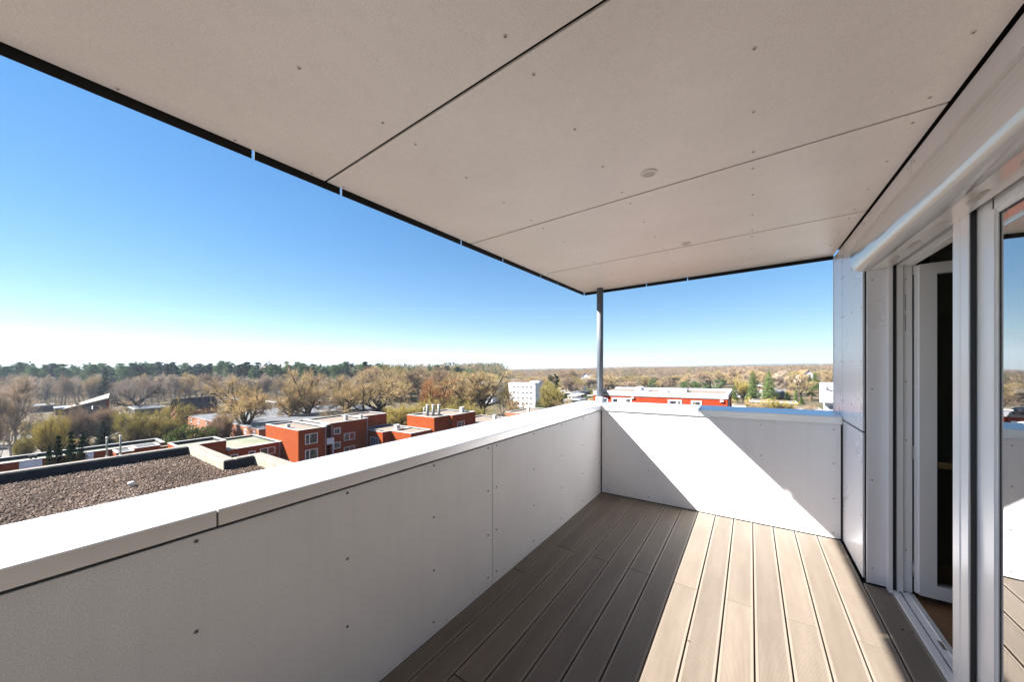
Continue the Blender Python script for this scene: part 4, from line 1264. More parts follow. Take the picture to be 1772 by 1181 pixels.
def bare_tree(seed, trunk=3.0, n=(7, 6, 5), ang=(48, 42, 40), ratio=(1.25, .55, .5), start=(.55, .25, .2), up=(.0, .10, .12, .1),
              wig=.16, r0=.22, tw=18, twl=.95, tww=.018, stems=1, spread=0.0):
    R = np.random.default_rng(seed); bark, tws = Acc(), Acc()
    P, D, LL = [], [], []
    def grow(p, d, L, r, lvl):
        ns = 5 if lvl == 0 else 3
        pts = [p.copy()]
        for i in range(ns):
            d = nrm(d + R.normal(size=3) * wig * (.5 if lvl == 0 else 1) + np.array([0, 0, 1.0]) * up[lvl])
            pts.append(pts[-1] + d * L / ns)
        pts = np.array(pts); tp = .5 if lvl == 0 else .3
        rad = r * (1.45 if lvl else 1.25) * np.linspace(1, tp, ns + 1)
        if lvl == 0: rad[0] *= 1.35
        tube_np(bark, pts, rad, (7, 5, 3, 3)[lvl])
        if lvl < len(n):
            az = R.uniform(0, 6.28)
            for c in range(n[lvl]):
                t = start[lvl] + (1 - start[lvl]) * (c + R.uniform(.2, .9)) / n[lvl]; t = min(t, .99)
                q = t * ns; i = int(q); pos = pts[i] + (pts[i+1] - pts[i]) * (q - i)
                dd = nrm(pts[i+1] - pts[i]); az += 2.4 + R.normal() * .35
                a = np.array([0, 0, 1.0]) if abs(dd[2]) < .9 else np.array([1.0, 0, 0])
                u = nrm(np.cross(dd, a)); v = np.cross(dd, u)
                an = math.radians(ang[lvl] * R.uniform(.7, 1.25))
                cd = dd * math.cos(an) + (u * math.cos(az) + v * math.sin(az)) * math.sin(an)
                rr = np.interp(q, range(ns + 1), rad)
                Lc = L * ratio[lvl] * R.uniform(.75, 1.2) * (1.1 - .45 * (t - start[lvl]) / (1 - start[lvl] + 1e-6))
                grow(pos, nrm(cd), Lc, min(rr * .62, r * .55), lvl + 1)
        if lvl >= len(n) - 1:
            m = tw if lvl == len(n) else tw // 2
            for _ in range(m):
                t = R.uniform(.1, 1.0) * ns; i = min(int(t), ns - 1)
                P.append(pts[i] + (pts[i+1] - pts[i]) * (t - i))
                D.append(nrm(nrm(pts[i+1] - pts[i]) * .8 + R.normal(size=3) * .55 + np.array([0, 0, .22])))
    for s in range(stems):
        d0 = nrm(np.array([R.normal() * spread, R.normal() * spread, 1.0]))
        grow(np.array([R.normal() * spread, R.normal() * spread, -.15]), d0, trunk * (1 if s == 0 else R.uniform(.75, 1.0)), r0, 0)
    P, D = np.array(P), np.array(D); m = len(P)
    twigs_np(tws, P, D, R.uniform(.5, 1.25, m) * twl, R.uniform(.6, 1.4, m) * tww, R)
    return finish(bark, tws)
PROTO = {}
def finish(bark, tws, hgt=10.0):
    Vb, Tb = bark.arr(); Vt, Tt = tws.arr()
    A = np.concatenate([Vb, Vt]) if len(Vb) else Vt
    zmax = np.percentile(Vt[:, 2], 99.6); s = hgt / zmax
    w = (np.percentile(Vt[:, 0], 98.5) - np.percentile(Vt[:, 0], 1.5) + np.percentile(Vt[:, 1], 98.5) - np.percentile(Vt[:, 1], 1.5)) / 2 * s
    return Vb * s, Tb, Vt * s, Tt, w
def proto(key, data, bark, tw):
    Vb, Tb, Vt, Tt, w_ = data
    PROTO[key] = (tri_mesh('trunk', Vb, Tb, [M[bark]]) if len(Vb) else None, tri_mesh('crown', Vt, Tt, [M[tw]]), w_)

proto('oak_a', bare_tree(1, trunk=2.6, n=(8, 7, 6), ang=(52, 40, 38), ratio=(1.75, .5, .5), start=(.6, .28, .2), up=(0, .09, .10, .06), tw=20, twl=.78, tww=.018), 'bark_dark', 'twig_tan')
proto('oak_b', bare_tree(2, trunk=2.2, n=(7, 7, 6), ang=(58, 44, 40), ratio=(2.1, .48, .5), start=(.55, .25, .2), up=(0, .12, .10, .05), tw=20, twl=.78, tww=.020, wig=.2), 'bark_dark', 'twig_tan')
proto('oak_c', bare_tree(3, trunk=3.2, n=(9, 6, 6), ang=(48, 42, 40), ratio=(1.3, .52, .5), start=(.5, .25, .2), up=(0, .12, .10, .06), tw=20, twl=.78, tww=.020, wig=.19), 'bark_dark', 'twig_tan')
proto('tall_a', bare_tree(4, trunk=8.0, n=(22, 5, 3), ang=(46, 40, 38), ratio=(.34, .5, .5), start=(.25, .25, .2), up=(0, .16, .12, .1), r0=.16, tw=18, twl=.68, tww=.017), 'bark_grey', 'twig_grey')
proto('tall_b', bare_tree(5, trunk=8.0, n=(18, 6, 3), ang=(38, 38, 38), ratio=(.42, .5, .5), start=(.3, .25, .2), up=(0, .20, .12, .1), r0=.16, tw=18, twl=.68, tww=.017, wig=.2), 'bark_grey', 'twig_grey')
proto('tall_c', bare_tree(6, trunk=5.0, n=(14, 7, 3), ang=(44, 40, 38), ratio=(.85, .48, .5), start=(.35, .25, .2), up=(0, .20, .12, .1), r0=.2, tw=18, twl=.72, tww=.018, wig=.2), 'bark_grey', 'twig_brown')
proto('birch_a', bare_tree(7, trunk=8.4, n=(20, 5, 3), ang=(34, 36, 36), ratio=(.36, .5, .5), start=(.2, .25, .2), up=(0, .22, .06, -.05), r0=.13, tw=22, twl=.8, tww=.016, stems=2, spread=.10), 'bark_pale', 'twig_pale')
proto('willow_a', bare_tree(8, trunk=1.6, n=(10, 8, 4), ang=(40, 30, 26), ratio=(2.6, .5, .55), start=(.35, .2, .15), up=(0, .20, .22, .2), tw=22, twl=1.0, tww=.018), 'bark_dark', 'twig_olive')
proto('willow_b', bare_tree(9, trunk=1.4, n=(12, 8, 4), ang=(48, 34, 28), ratio=(3.0, .45, .5), start=(.3, .2, .15), up=(0, .24, .2, .15), tw=22, twl=.9, tww=.019, wig=.2), 'bark_dark', 'twig_olive')
proto('shrub_a', bare_tree(10, trunk=1.2, n=(9, 7, 4), ang=(52, 42, 38), ratio=(3.0, .5, .5), start=(.2, .2, .15), up=(0, .16, .12, .1), tw=20, twl=.9, tww=.024, stems=3, spread=.35, r0=.12), 'bark_dark', 'twig_brown')
proto('shrub_b', bare_tree(11, trunk=1.2, n=(8, 7, 5), ang=(46, 40, 38), ratio=(3.2, .45, .5), start=(.2, .2, .15), up=(0, .2, .12, .1), tw=20, twl=.9, tww=.024, stems=4, spread=.4, r0=.12), 'bark_dark', 'twig_brown')

def cards(acc, C, size, R, flat=.0, ar=.35):
    n = len(C)
    a = R.normal(size=(n, 3)); a[:, 2] *= (1 - flat); a /= np.linalg.norm(a, axis=1)[:, None]
    b = np.cross(a, R.normal(size=(n, 3))); b /= np.linalg.norm(b, axis=1)[:, None] + 1e-9
    s = (R.uniform(.6, 1.4, n) * size)[:, None]
    V = np.stack([C - a * s * .5 - b * s * ar * .5, C - a * s * .3 + b * s * ar * .5, C + a * s * .5], 1)
    acc.add(V.reshape(-1, 3), np.arange(n * 3).reshape(-1, 3))
def pine(seed, low=.5, rad=2.0):
    R = np.random.default_rng(seed); bark, tw = Acc(), Acc()
    tube_np(bark, np.array([[0, 0, -.3], [R.normal() * .08, R.normal() * .08, 4], [R.normal() * .15, 0, 7.5], [0, R.normal() * .12, 9.6]]), [.2, .16, .11, .04], 7)
    for i in range(46):
        t = R.uniform(0, 1) ** .8; z = 10 * (low + (1 - low) * t)
        prof = (math.sin(math.pi * (.12 + .80 * t)) ** .8)
        rr = rad * prof * R.uniform(.25, 1.0); a = R.uniform(0, 6.28)
        c = np.array([rr * math.cos(a), rr * math.sin(a), z])
        tube_np(bark, np.array([[0, 0, z - .35 * rr], c * [.6, .6, 1] - [0, 0, .1], c]), [.05, .035, .02], 3)
        m = 95
        Q = R.normal(size=(m, 3)); Q /= np.linalg.norm(Q, axis=1)[:, None]
        Q = c + Q * (R.uniform(.2, 1, m) ** .5)[:, None] * np.array([.62, .62, .36]) * R.uniform(.7, 1.25)
        cards(tw, Q, .34, R, ar=.3)
    return finish(bark, tw)
def spruce(seed, rad=2.1, pw=.85):
    R = np.random.default_rng(seed); bark, tw = Acc(), Acc()
    tube_np(bark, np.array([[0, 0, -.2], [0, 0, 5], [0, 0, 9.9]]), [.2, .12, .02], 6)
    nl = 24
    for l in range(nl):
        t = (l + .5) / nl; z = .5 + 9.3 * t
        rr = rad * (1 - t) ** pw + .12
        nb = max(5, int(13 * (1 - t) + 4)); a0 = R.uniform(0, 6.28)
        for q in range(nb):
            a = a0 + 6.283 * q / nb + R.normal() * .15; L = rr * R.uniform(.72, 1.12)
            m = max(10, int(30 * L / rad + 10))
            s = R.uniform(.12, 1, m) * L
            dz = -.28 * s + .16 * (s / max(L, .1)) ** 2 * L
            C = np.stack([np.cos(a) * s, np.sin(a) * s, z + dz], 1) + R.normal(size=(m, 3)) * np.array([.09, .09, .06]) * (1 + .8 * (1 - t))
            cards(tw, C, .36, R, flat=.45, ar=.38)
            tube_np(bark, np.array([[0, 0, z], [math.cos(a) * L * .8, math.sin(a) * L * .8, z - .16 * L]]), [.03, .01], 3)
    return finish(bark, tw)
def bush(seed, n=5200):
    R = np.random.default_rng(seed); bark, tw = Acc(), Acc()
    for i in range(7):
        a = R.uniform(0, 6.28); tube_np(bark, np.array([[0, 0, -.3], [math.cos(a) * 1.5, math.sin(a) * 1.5, 4], [math.cos(a) * 2.6, math.sin(a) * 2.6, 7]]), [.25, .15, .05], 4)
    Cn = []
    for i in range(26):
        q = R.normal(size=3); q /= np.linalg.norm(q); q[2] = abs(q[2])
        Cn.append(q * np.array([4.0, 4.0, 7.2]) * R.uniform(.5, 1.0) + [0, 0, 1.0])
    Cn = np.array(Cn)
    idx = R.integers(0, 26, n); Q = R.normal(size=(n, 3)); Q /= np.linalg.norm(Q, axis=1)[:, None]
    C = Cn[idx] + Q * (R.uniform(.3, 1, n) ** .5)[:, None] * np.array([1.7, 1.7, 1.5])
    C[:, 2] = np.maximum(C[:, 2], .05)
    cards(tw, C, .42, R, ar=.55)
    return finish(bark, tw)
proto('pine_a', pine(21, .42), 'bark_grey', 'needle_pine'); proto('pine_b', pine(22, .48, 1.7), 'bark_grey', 'needle_pine'); proto('pine_c', pine(23, .3, 2.6), 'bark_grey', 'needle_pine')
proto('spruce_a', spruce(31, 2.3, .8), 'bark_dark', 'needle_dark'); proto('spruce_b', spruce(32, 2.6, .7), 'bark_dark', 'needle_dark'); proto('spruce_c', spruce(33, 1.9, .9), 'bark_dark', 'needle_dark')
proto('bush_a', bush(41), 'bark_dark', 'bush_green'); proto('bush_b', bush(42), 'bark_dark', 'bush_green')

NTREE = [0]
MANY = []
MARKS_L = [(-200, 'left of the pale birch'), (10, 'behind the pale birch'), (60, 'above the parked cars'), (105, 'above the low end of the sloping roof'), (150, 'above the high end of the sloping roof'),
           (200, 'behind the street lamp'), (235, 'behind the forked bare tree'), (285, 'above the narrow brick gable'), (340, 'above the left brick terrace'), (395, 'left behind the large many-limbed oak'), (440, 'right behind the large many-limbed oak'),
           (480, 'above the left gable of the stepped brick block'), (520, 'behind the straight-trunked tree'), (570, 'behind the round oak'), (630, 'left behind the largest forked oak'), (680, 'right behind the largest forked oak'),
           (725, 'behind the orange willow'), (775, 'behind the three chimney pipes'), (825, 'behind the big tan tree'), (870, 'above the white apartment block'), (930, 'behind the rounded olive willow'), (970, 'above the two-storey white house'),
           (1010, 'just left of the post'), (1045, 'just right of the post'), (1085, 'above the roof box of the red building'), (1125, 'above the small dark pine'), (1165, 'above the middle of the red building'), (1205, 'above the dark pine clump'),
           (1240, 'above the right end of the red building'), (1275, 'behind the golden yellow tree'), (1310, 'behind the pair of green spruces'), (1345, 'behind the slate roof'), (1380, 'behind the low orange brick building'), (1410, 'above the white wall block')]
TONE = dict(twig_tan='tan', twig_olive='olive', twig_brown='brown', twig_grey='grey', twig_pale='pale', twig_pink='pinkish', twig_gold='golden', needle_pine='light green', needle_dark='dark green', needle_bright='bright green', bush_green='mossy green')
def many(t, px, d, tone, what):
    mark = [m for a, m in MARKS_L if px >= a][-1]
    MANY.append((TONE[tone] + ' ' + what + ' ' + mark, px, d, t))
def label_many():
    cells = {}
    for lab, px, d, t in MANY: cells.setdefault(lab, []).append((px, d, t))
    for lab, lst in cells.items():
        lst.sort(key=lambda q: q[0]); n = len(lst)
        far = sorted(range(n), key=lambda i: lst[i][1])
        for i, (px, d, t) in enumerate(lst):
            if n == 1: t['label'] = lab
            elif n == 2: t['label'] = lab + (', left one' if i == 0 else ', right one')
            elif n == 3: t['label'] = lab + (', leftmost', ', middle one', ', rightmost')[i]
            elif n == 4: t['label'] = lab + (', leftmost', ', second from left', ', second from right', ', rightmost')[i]
            elif n == 5: t['label'] = lab + (', leftmost', ', second from left', ', middle one', ', second from right', ', rightmost')[i]
            else: t['label'] = lab
def place(key, x, y, H, w, label, name='tree', cat='tree', group=None, tw=None, bark=None, rot=None, sink=0.0):
    tr, cr, w0 = PROTO[key]
    t = thing(name, label, cat, (x, y, gz(x) - sink), group)
    t.rotation_euler = (0, 0, random.uniform(0, 6.28) if rot is None else rot)
    t.scale = (w / w0, w / w0, H / 10)
    if tr is not None:
        a = mesh_obj('trunk', tr, t)
        if bark: a.material_slots[0].link = 'OBJECT'; a.material_slots[0].material = M[bark]
    b = mesh_obj('crown', cr, t)
    if tw: b.material_slots[0].link = 'OBJECT'; b.material_slots[0].material = M[tw]
    NTREE[0] += 1
    return t
def tree(key, px, d, ytop, wpx, label, wide=False, **kw):
    x, y = at_d(px, d)
    c = 1 if wide else 1 / math.sqrt(1 + ((px - 886) / F) ** 2)
    return place(key, x, y, lev(px, ytop, d) - GZ, wpx * d / F * c, label, **kw)

# --- trees one can tell apart
tree('birch_a', 22, 84, 652, 84, 'tall pale-trunked birch at the far left above the parking area', bark='bark_pale', name='birch_tree')
tree('birch_a', -14, 100, 668, 80, 'pale bare birch cut by the left edge of the view', name='birch_tree')
tree('tall_c', 2, 72, 712, 46, 'small brown bare tree in the far left corner above the white roof edge', tw='twig_brown')
tree('willow_a', 88, 73, 716, 66, 'small golden bare tree with dark stems beside the row of spruces', tw='twig_gold')
tree('shrub_a', 44, 80, 752, 40, 'dark olive shrub under the birch trunks', tw='twig_olive', name='shrub', cat='shrub')
tree('shrub_a', 135, 98, 706, 90, 'purplish brown thicket of bare branches before the sloping roof', tw='twig_brown')
tree('shrub_b', 178, 104, 708, 74, 'greyish brown bare thicket right of the sloping roof', tw='twig_brown')
tree('willow_b', 262, 92, 701, 122, 'broad olive bare tree filling the middle of the left thicket', tw='twig_olive')
tree('willow_b', 222, 86, 716, 62, 'smaller olive bare tree left of the broad one, beside the street lamp', tw='twig_olive')
tree('oak_b', 238, 172, 648, 96, 'spreading bare tree with forked dark trunk right of the sloping roof', tw='twig_grey')
tree('bush_a', 330, 84, 738, 96, 'low mossy green bush before the orange brick terrace', tw='bush_green', name='bush', cat='shrub')
tree('bush_b', 292, 90, 752, 60, 'small green bush left of the low mossy bush', tw='bush_green', name='bush', cat='shrub')
tree('oak_a', 428, 96, 655, 128, 'large bare oak with many dark limbs before the brick terrace', tw='twig_tan')
tree('shrub_b', 382, 92, 716, 46, 'dark reddish bare bush between the two brick terraces', tw='twig_brown')
tree('oak_c', 505, 112, 660, 64, 'leaning bare tree with a dark stem above the brick gable', tw='twig_tan')
tree('oak_c', 533, 118, 637, 86, 'tall bare tree with a straight dark trunk behind the brick block', tw='twig_tan')
tree('oak_a', 603, 124, 652, 96, 'round bare oak behind the flat roof of the brick block', tw='twig_tan')
tree('oak_b', 668, 128, 631, 150, 'largest bare oak with widely forked limbs left of the orange willow', tw='twig_tan')
tree('oak_c', 749, 118, 652, 66, 'orange willow glowing between the bare oaks', tw='twig_orange', name='willow_tree')
tree('willow_b', 693, 104, 700, 62, 'low olive shrub before the largest bare oak', tw='twig_gold', name='shrub', cat='shrub')
tree('willow_b', 733, 108, 690, 60, 'yellowish olive shrub at the foot of the orange willow', tw='twig_gold', name='shrub', cat='shrub')
tree('willow_b', 790, 112, 690, 62, 'olive bare shrub right of the orange willow', tw='twig_olive', name='shrub', cat='shrub')
tree('oak_c', 800, 140, 645, 92, 'tan bare tree standing right of the orange willow', tw='twig_tan')
tree('oak_c', 836, 132, 639, 92, 'big tan bare tree partly hiding the white apartment blocks', tw='twig_tan')
tree('tall_c', 868, 125, 664, 26, 'thin dark tree at the left end of the white block', tw='twig_olive')
tree('oak_b', 893, 120, 672, 38, 'sparse dark bare tree in front of the white apartment block', tw='twig_tan')
tree('willow_a', 953, 128, 660, 38, 'rounded olive willow right of the white apartment block', tw='twig_olive', name='willow_tree')
tree('pine_c', 957, 165, 648, 22, 'dark green pine rising behind the rounded olive willow', tw='needle_dark', name='pine_tree')
tree('bush_a', 935, 140, 690, 22, 'dark bush at the foot of the white apartment block', tw='bush_green', name='bush', cat='shrub')
tree('shrub_a', 985, 118, 690, 46, 'brown bare shrub just above the coping left of the post', tw='twig_tan', name='shrub', cat='shrub')
tree('spruce_b', 183, 225, 640, 34, 'dark blue-green spruce standing out of the left forest edge', name='spruce_tree')
SPR = [(85, 41, 776, 38, 'small spruce at the left end of the dark spruce row'), (101, 42, 758, 46, 'spruce second from the left in the dark row behind the gravel roof'),
       (123, 43, 750, 52, 'tallest spruce in the dark row behind the gravel roof'), (141, 44, 759, 42, 'spruce at the right end of the dark row beside the white panel'),
       (146, 76, 747, 36, 'dark spruce behind the row, above the white car'), (178, 80, 731, 38, 'lone dark spruce left of the flue pipes')]
for px, d, yt, wp, lab in SPR: tree('spruce_a' if px % 4 else 'spruce_c', px, d, yt, wp, lab, name='spruce_tree', group='dark spruces behind the gravel roof', tw='needle_dark')
for px, d, yt, wp, lab in ((112, 92, 757, 40, 'bright yellow flowering hedge behind the parked cars, left part'), (128, 94, 753, 26, 'bright yellow flowering bush at the right end of the hedge')):
    tree('bush_b', px, d, yt, wp, lab, name='bush', cat='shrub', tw='bush_yellow')
# right half
RT = [('pine_c', 1131, 210, 655, 18, 'small dark pine above the roof box of the long red building', 'needle_pine', 'pine_tree'),
      ('pine_c', 1194, 150, 659, 34, 'dark bushy pine behind the right half of the long red building', 'needle_pine', 'pine_tree'),
      ('pine_c', 1212, 158, 661, 30, 'dark bushy pine right beside the other behind the red building', 'needle_pine', 'pine_tree'),
      ('spruce_c', 1229, 165, 661, 10, 'slim dark conifer at the end of the pine clump', 'needle_dark', 'spruce_tree'),
      ('spruce_b', 1303, 185, 644, 24, 'tall green spruce, left one of the pair right of the red building', 'needle_bright', 'spruce_tree'),
      ('spruce_b', 1331, 190, 643, 28, 'tall green spruce, right one of the pair by the slate roof', 'needle_bright', 'spruce_tree'),
      ('spruce_a', 1410, 230, 646, 22, 'green spruce among bare trees above the white wall block', 'needle_bright', 'spruce_tree'),
      ('spruce_a', 1401, 240, 649, 16, 'smaller spruce just left of the one above the white wall block', 'needle_dark', 'spruce_tree'),
      ('pine_c', 1244, 200, 656, 22, 'olive green pine left of the yellow bare tree', 'needle_pine', 'pine_tree'),
      ('bush_a', 1271, 175, 669, 14, 'bright green bush at the right end of the red building', 'bush_green', 'bush'),
      ('willow_a', 1285, 180, 656, 22, 'golden yellow bare tree left of the green spruces', 'twig_gold', 'tree'),
      ('birch_a', 1349, 210, 642, 30, 'tall pale birch right of the slate roof', 'twig_pale', 'birch_tree'),
      ('birch_a', 1360, 225, 648, 26, 'pale pinkish birch in front of the white house', 'twig_pink', 'birch_tree'),
      ('birch_a', 1292, 215, 648, 22, 'pale birch between the yellow tree and the green spruces', 'twig_pale', 'birch_tree'),
      ('oak_c', 1385, 185, 645, 50, 'bare tan tree with pale trunk left of the white wall block', 'twig_tan', 'tree'),
      ('bush_a', 1363, 170, 679, 12, 'small dark bush right of the slate roof', 'needle_dark', 'bush'),
      ('spruce_c', 1377, 175, 670, 8, 'slim green conifer among the garden bushes', 'needle_bright', 'spruce_tree'),
      ('willow_b', 1345, 130, 690, 60, 'broad tan bare shrub before the low brick building', 'twig_gold', 'shrub'),
      ('willow_b', 1308, 125, 692, 40, 'tan bare shrub right of the end wall of the red building', 'twig_tan', 'shrub'),
      ('tall_c', 1405, 120, 700, 30, 'reddish bare bush before the white wall block', 'twig_pink', 'shrub'),
      ('willow_a', 1008, 330, 661, 16, 'yellowish willow among the bungalows left of the post', 'twig_gold', 'willow_tree'),
      ('oak_c', 985, 420, 638, 44, 'tall pinkish bare crown rising above the woods left of the post', 'twig_pink', 'tree'),
      ('spruce_c', 1056, 260, 650, 10, 'dark slim spruce just right of the post', 'needle_dark', 'spruce_tree'),
      ('willow_a', 1210, 520, 645, 14, 'reddish orange crown in the middle of the far woods', 'twig_orange', 'tree'),
      ('oak_c', 1275, 330, 634, 50, 'broad orange tan crown above the end of the red building', 'twig_pink', 'tree')]
for key, px, d, yt, wp, lab, tw_, nm in RT:
    tree(key, px, d, yt, wp, lab, tw=tw_, name=nm, cat='shrub' if nm in ('bush', 'shrub') else 'tree')

# --- the forest edge at the left: bare trees in front, pines behind
def top_row(px):
    return float(np.interp(px, [-60, 0, 100, 200, 300, 450, 600, 700, 800, 860, 900], [632, 630, 630, 627, 628, 628, 627, 632, 637, 640, 642]))
rf = random.Random(11)
def ground_top(px, d, h): return YH + F * (20 - h) / d - F * K * ray(px, YH)[0]
for i in range(118):
    px = -70 + 900 * (i + rf.uniform(0, 1)) / 118
    d = rf.uniform(285, 390); tw_ = rf.choice(['needle_pine', 'needle_pine', 'needle_dark'])
    t = tree(rf.choice(['pine_a', 'pine_b', 'pine_a', 'pine_c']), px, d, top_row(px) + rf.choice([-2, 0, 1, 3, 5, 8, 11]) + rf.uniform(-2, 2), rf.uniform(13, 20), '', wide=True,
             name='pine_tree', group='pines along the left forest', tw=tw_)
    many(t, px, d, tw_, 'back-row forest pine')
for i in range(112):
    px = -70 + 720 * (i + rf.uniform(0, 1)) / 112
    d = rf.uniform(215, 275); tw_ = rf.choice(['twig_grey', 'twig_grey', 'twig_brown', 'twig_pale', 'twig_tan'])
    t = tree(rf.choice(['tall_a', 'tall_b', 'tall_c', 'tall_b']), px, d, top_row(px) + rf.uniform(17, 38), rf.uniform(15, 28), '', wide=True,
             group='bare trees of the left forest', tw=tw_, bark=rf.choice(['bark_grey', 'bark_pale', 'bark_pale']))
    many(t, px, d, tw_, 'slender forest tree')
for i in range(40):
    px = 640 + 215 * (i + rf.uniform(0, 1)) / 40
    d = rf.uniform(205, 290); tw_ = rf.choice(['twig_tan', 'twig_tan', 'twig_brown', 'twig_olive'])
    t = tree(rf.choice(['tall_c', 'oak_c', 'oak_a']), px, d, top_row(px) + rf.uniform(1, 16), rf.uniform(36, 60), '', group='tan trees behind the willow', tw=tw_)
    many(t, px, d, tw_, 'bare belt tree')
for i in range(78):         # garden trees between the houses
    px = -30 + 860 * (i + rf.uniform(0, 1)) / 78
    d = rf.uniform(88, 200); tw_ = rf.choice(['twig_brown', 'twig_olive', 'twig_olive', 'twig_tan', 'twig_tan'])
    t = tree(rf.choice(['shrub_a', 'shrub_b', 'willow_b', 'tall_c', 'oak_c']), px, d, ground_top(px, d, rf.uniform(3.0, 6.5)), rf.uniform(4200, 7200) / d, '',
             group='bare garden trees at the left', tw=tw_)
    many(t, px, d, tw_, 'low bare garden tree')
for i in range(95):         # woods behind the gardens on the right
    px = 862 + 590 * (i + rf.uniform(0, 1)) / 95
    d = rf.uniform(230, 430); tw_ = rf.choice(['twig_tan', 'twig_pink', 'twig_tan', 'twig_brown', 'twig_pale', 'twig_olive'])
    yt = float(np.interp(px, [862, 950, 1040, 1150, 1240, 1300, 1450], [650, 650, 650, 650, 643, 641, 641])) + rf.uniform(-2, 12)
    t = tree(rf.choice(['tall_c', 'oak_c', 'tall_b', 'oak_a', 'tall_a']), px, d, yt, rf.uniform(22, 40), '', group='bare trees beyond the gardens', tw=tw_)
    many(t, px, d, tw_, 'bare woods tree')
for i in range(34):
    px = rf.uniform(960, 1035) if i % 2 else rf.uniform(1265, 1440)
    d = rf.uniform(120, 260); tw_ = rf.choice(['twig_tan', 'bush_green', 'twig_gold', 'needle_bright', 'twig_brown'])
    t = tree(rf.choice(['shrub_a', 'bush_a', 'willow_b', 'spruce_c', 'shrub_b']), px, d, ground_top(px, d, rf.uniform(2.0, 4.5)), rf.uniform(1500, 3200) / d, '',
             group='garden bushes among the bungalows', name='bush', cat='shrub', tw=tw_)
    many(t, px, d, tw_, 'small garden bush')
for lab, px, d, t in BUNG:
    MANY.append((lab + ' ' + [m for a, m in MARKS_L if px >= a][-1], px, d, t))
label_many()

# --- far woods: too many to count
def far_woods(name, n, d0, d1, px0, px1, h0, h1, mats, probs, seed, pw=1.0, ncard=36):
    R = np.random.default_rng(seed)
    px = R.uniform(px0, px1, n); d = d0 + (d1 - d0) * R.uniform(0, 1, n) ** pw
    xr = (px - 886) / F
    x = (xr * CP - SP) * d; y = (xr * SP + CP) * d
    h = R.uniform(h0, h1, n); r = h * R.uniform(.20, .44, n)
    q = R.normal(size=(n, ncard, 3)); q /= np.linalg.norm(q, axis=2)[..., None]
    q *= (R.uniform(.25, 1, (n, ncard)) ** .4)[..., None]
    C = np.stack([x[:, None] + q[..., 0] * r[:, None], y[:, None] + q[..., 1] * r[:, None], (GZ + K * x + h * .56)[:, None] + q[..., 2] * (h * .44)[:, None]], -1).reshape(-1, 3)
    acc = Acc(); m = len(C)
    a = R.normal(size=(m, 3)) * [.6, .6, 1.5]; a /= np.linalg.norm(a, axis=1)[:, None]
    b = np.cross(a, R.normal(size=(m, 3))); b /= np.linalg.norm(b, axis=1)[:, None]
    s = (np.repeat(h, ncard) * R.uniform(.032, .075, m))[:, None]
    V = np.stack([C - a * s * .9 - b * s * .2, C - a * s * .6 + b * s * .26, C + a * s * 1.1], 1).reshape(-1, 3)
    mi = np.repeat(R.choice(len(mats), n, p=probs), ncard)
    me = tri_mesh(name, V, np.arange(m * 3).reshape(-1, 3), [M[k] for k in mats], mi)
    return tag(mesh_obj(name, me), kind='stuff')
twig('wood_tan', (.25, .19, .115), .0, .46); twig('wood_brown', (.205, .155, .11), .0, .46); twig('wood_pink', (.25, .185, .14), .0, .46)
twig('wood_pine', (.085, .115, .06), .0, .46); twig('wood_grey', (.22, .185, .16), .0, .46)
FW = ['wood_tan', 'wood_brown', 'wood_pink', 'wood_pine', 'wood_grey']
far_woods('far_woods', 3000, 370, 620, -140, 870, 22, 30, FW, [.2, .25, .05, .4, .1], 51, ncard=110)
far_woods('far_woods', 3600, 430, 900, 820, 1520, 12, 19, FW, [.36, .24, .22, .08, .10], 52, ncard=150)
far_woods('far_woods', 7500, 850, 2600, 780, 1560, 7, 13, FW, [.30, .26, .2, .14, .10], 53, pw=.8, ncard=64)
far_woods('far_woods', 3500, 600, 1500, -160, 800, 18, 24, FW, [.2, .25, .05, .4, .1], 54, ncard=30)

far_woods('undergrowth', 2600, 205, 300, -110, 680, 2.5, 6.5, ['twig_brown', 'twig_grey', 'twig_tan', 'bush_green'], [.4, .3, .2, .1], 55, ncard=40)
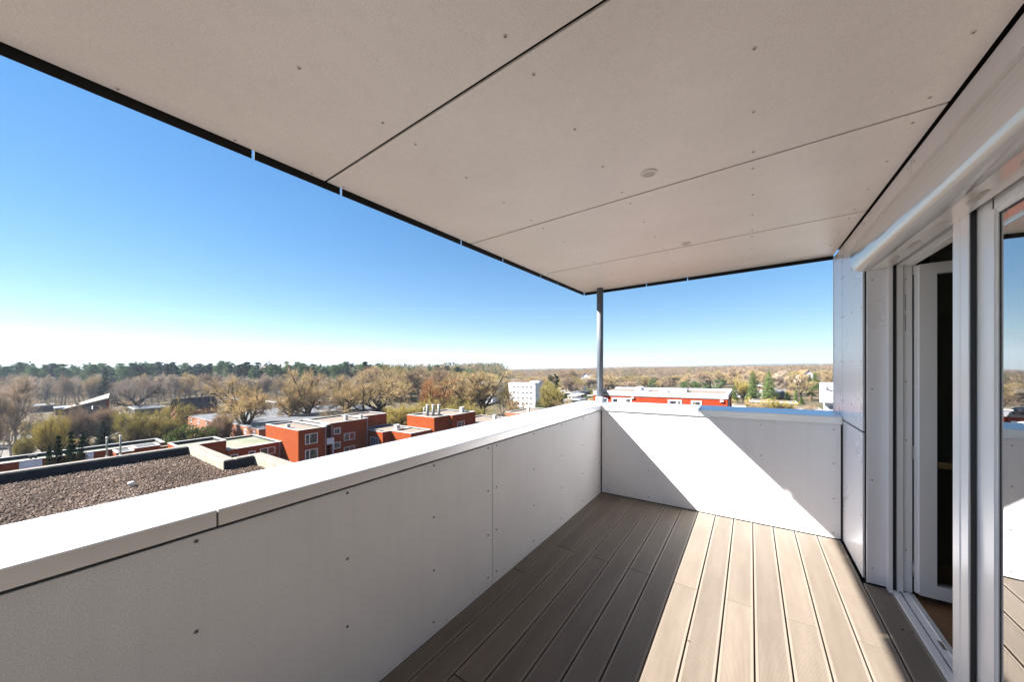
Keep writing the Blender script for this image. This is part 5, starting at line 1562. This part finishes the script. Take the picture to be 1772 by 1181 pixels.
# --- wooded hills on the horizon
def ridge(px0, px1, tops, d, depth, seed, m):
    R = np.random.default_rng(seed); nx, ny = 150, 14
    V = []; Fc = []
    for j in range(ny):
        t = j / (ny - 1)
        for i in range(nx):
            px = px0 + (px1 - px0) * i / (nx - 1); dd = d + depth * (t - .5)
            x, y = at_d(px, dd)
            top = lev(px, float(np.interp(px, [a for a, _ in tops], [b for _, b in tops])), d)
            h = (top - GZ) * math.sin(math.pi * t) ** .7
            e = min(1, i / 12, (nx - 1 - i) / 12)
            h = h * (e * e * (3 - 2 * e)) + (R.uniform(-1, 1) * .06 * max(top - GZ, 10) if 0 < j < ny - 1 else -4)
            V.append((x, y, gz(x) + h - 1))
    for j in range(ny - 1):
        for i in range(nx - 1):
            Fc.append((j*nx+i, j*nx+i+1, (j+1)*nx+i+1, (j+1)*nx+i))
    me = bpy.data.meshes.new('wooded_hill'); me.from_pydata(V, [], Fc); me.materials.append(m); me.update()
    me.polygons.foreach_set('use_smooth', [True] * len(Fc))
    return tag(mesh_obj('wooded_hill', me), kind='structure')
M['hill_brown'] = mat('distant bare woods', (.10, .075, .058), .95, (.15, .112, .085), .012, 12, spec=.05)
M['hill_dark'] = mat('distant mixed woods', (.045, .05, .04), .95, (.085, .075, .06), .006, 12, spec=.05)
ridge(1000, 1400, [(1000, 637), (1060, 635.3), (1130, 633.6), (1200, 634), (1280, 635), (1400, 636)], 2700, 700, 61, M['hill_brown'])
ridge(700, 1260, [(700, 641), (850, 640.4), (900, 638.9), (1000, 637.6), (1100, 636), (1260, 634)], 4800, 1200, 62, M['hill_dark'])
ridge(1180, 1600, [(1180, 634), (1260, 632), (1310, 630.4), (1370, 629.6), (1410, 628.6), (1450, 629.2), (1600, 629)], 4600, 1400, 63, M['hill_dark'])

# ================================================================== AIR
HAZE = True
if HAZE:
    hm = bpy.data.materials.new('haze'); hm.use_nodes = True
    t = hm.node_tree; t.nodes.clear()
    o = t.nodes.new('ShaderNodeOutputMaterial'); v = t.nodes.new('ShaderNodeVolumePrincipled')
    v.inputs['Color'].default_value = (.68, .81, 1.0, 1); v.inputs['Density'].default_value = 1.0e-4
    v.inputs['Anisotropy'].default_value = 0.2
    t.links.new(v.outputs[0], o.inputs['Volume'])
    mb = MB(); mb.box(-7100, 7100, -7100, 7100, -170, 170, k=0)
    hz_ = mb.build('haze', hm); tag(hz_, kind='stuff')
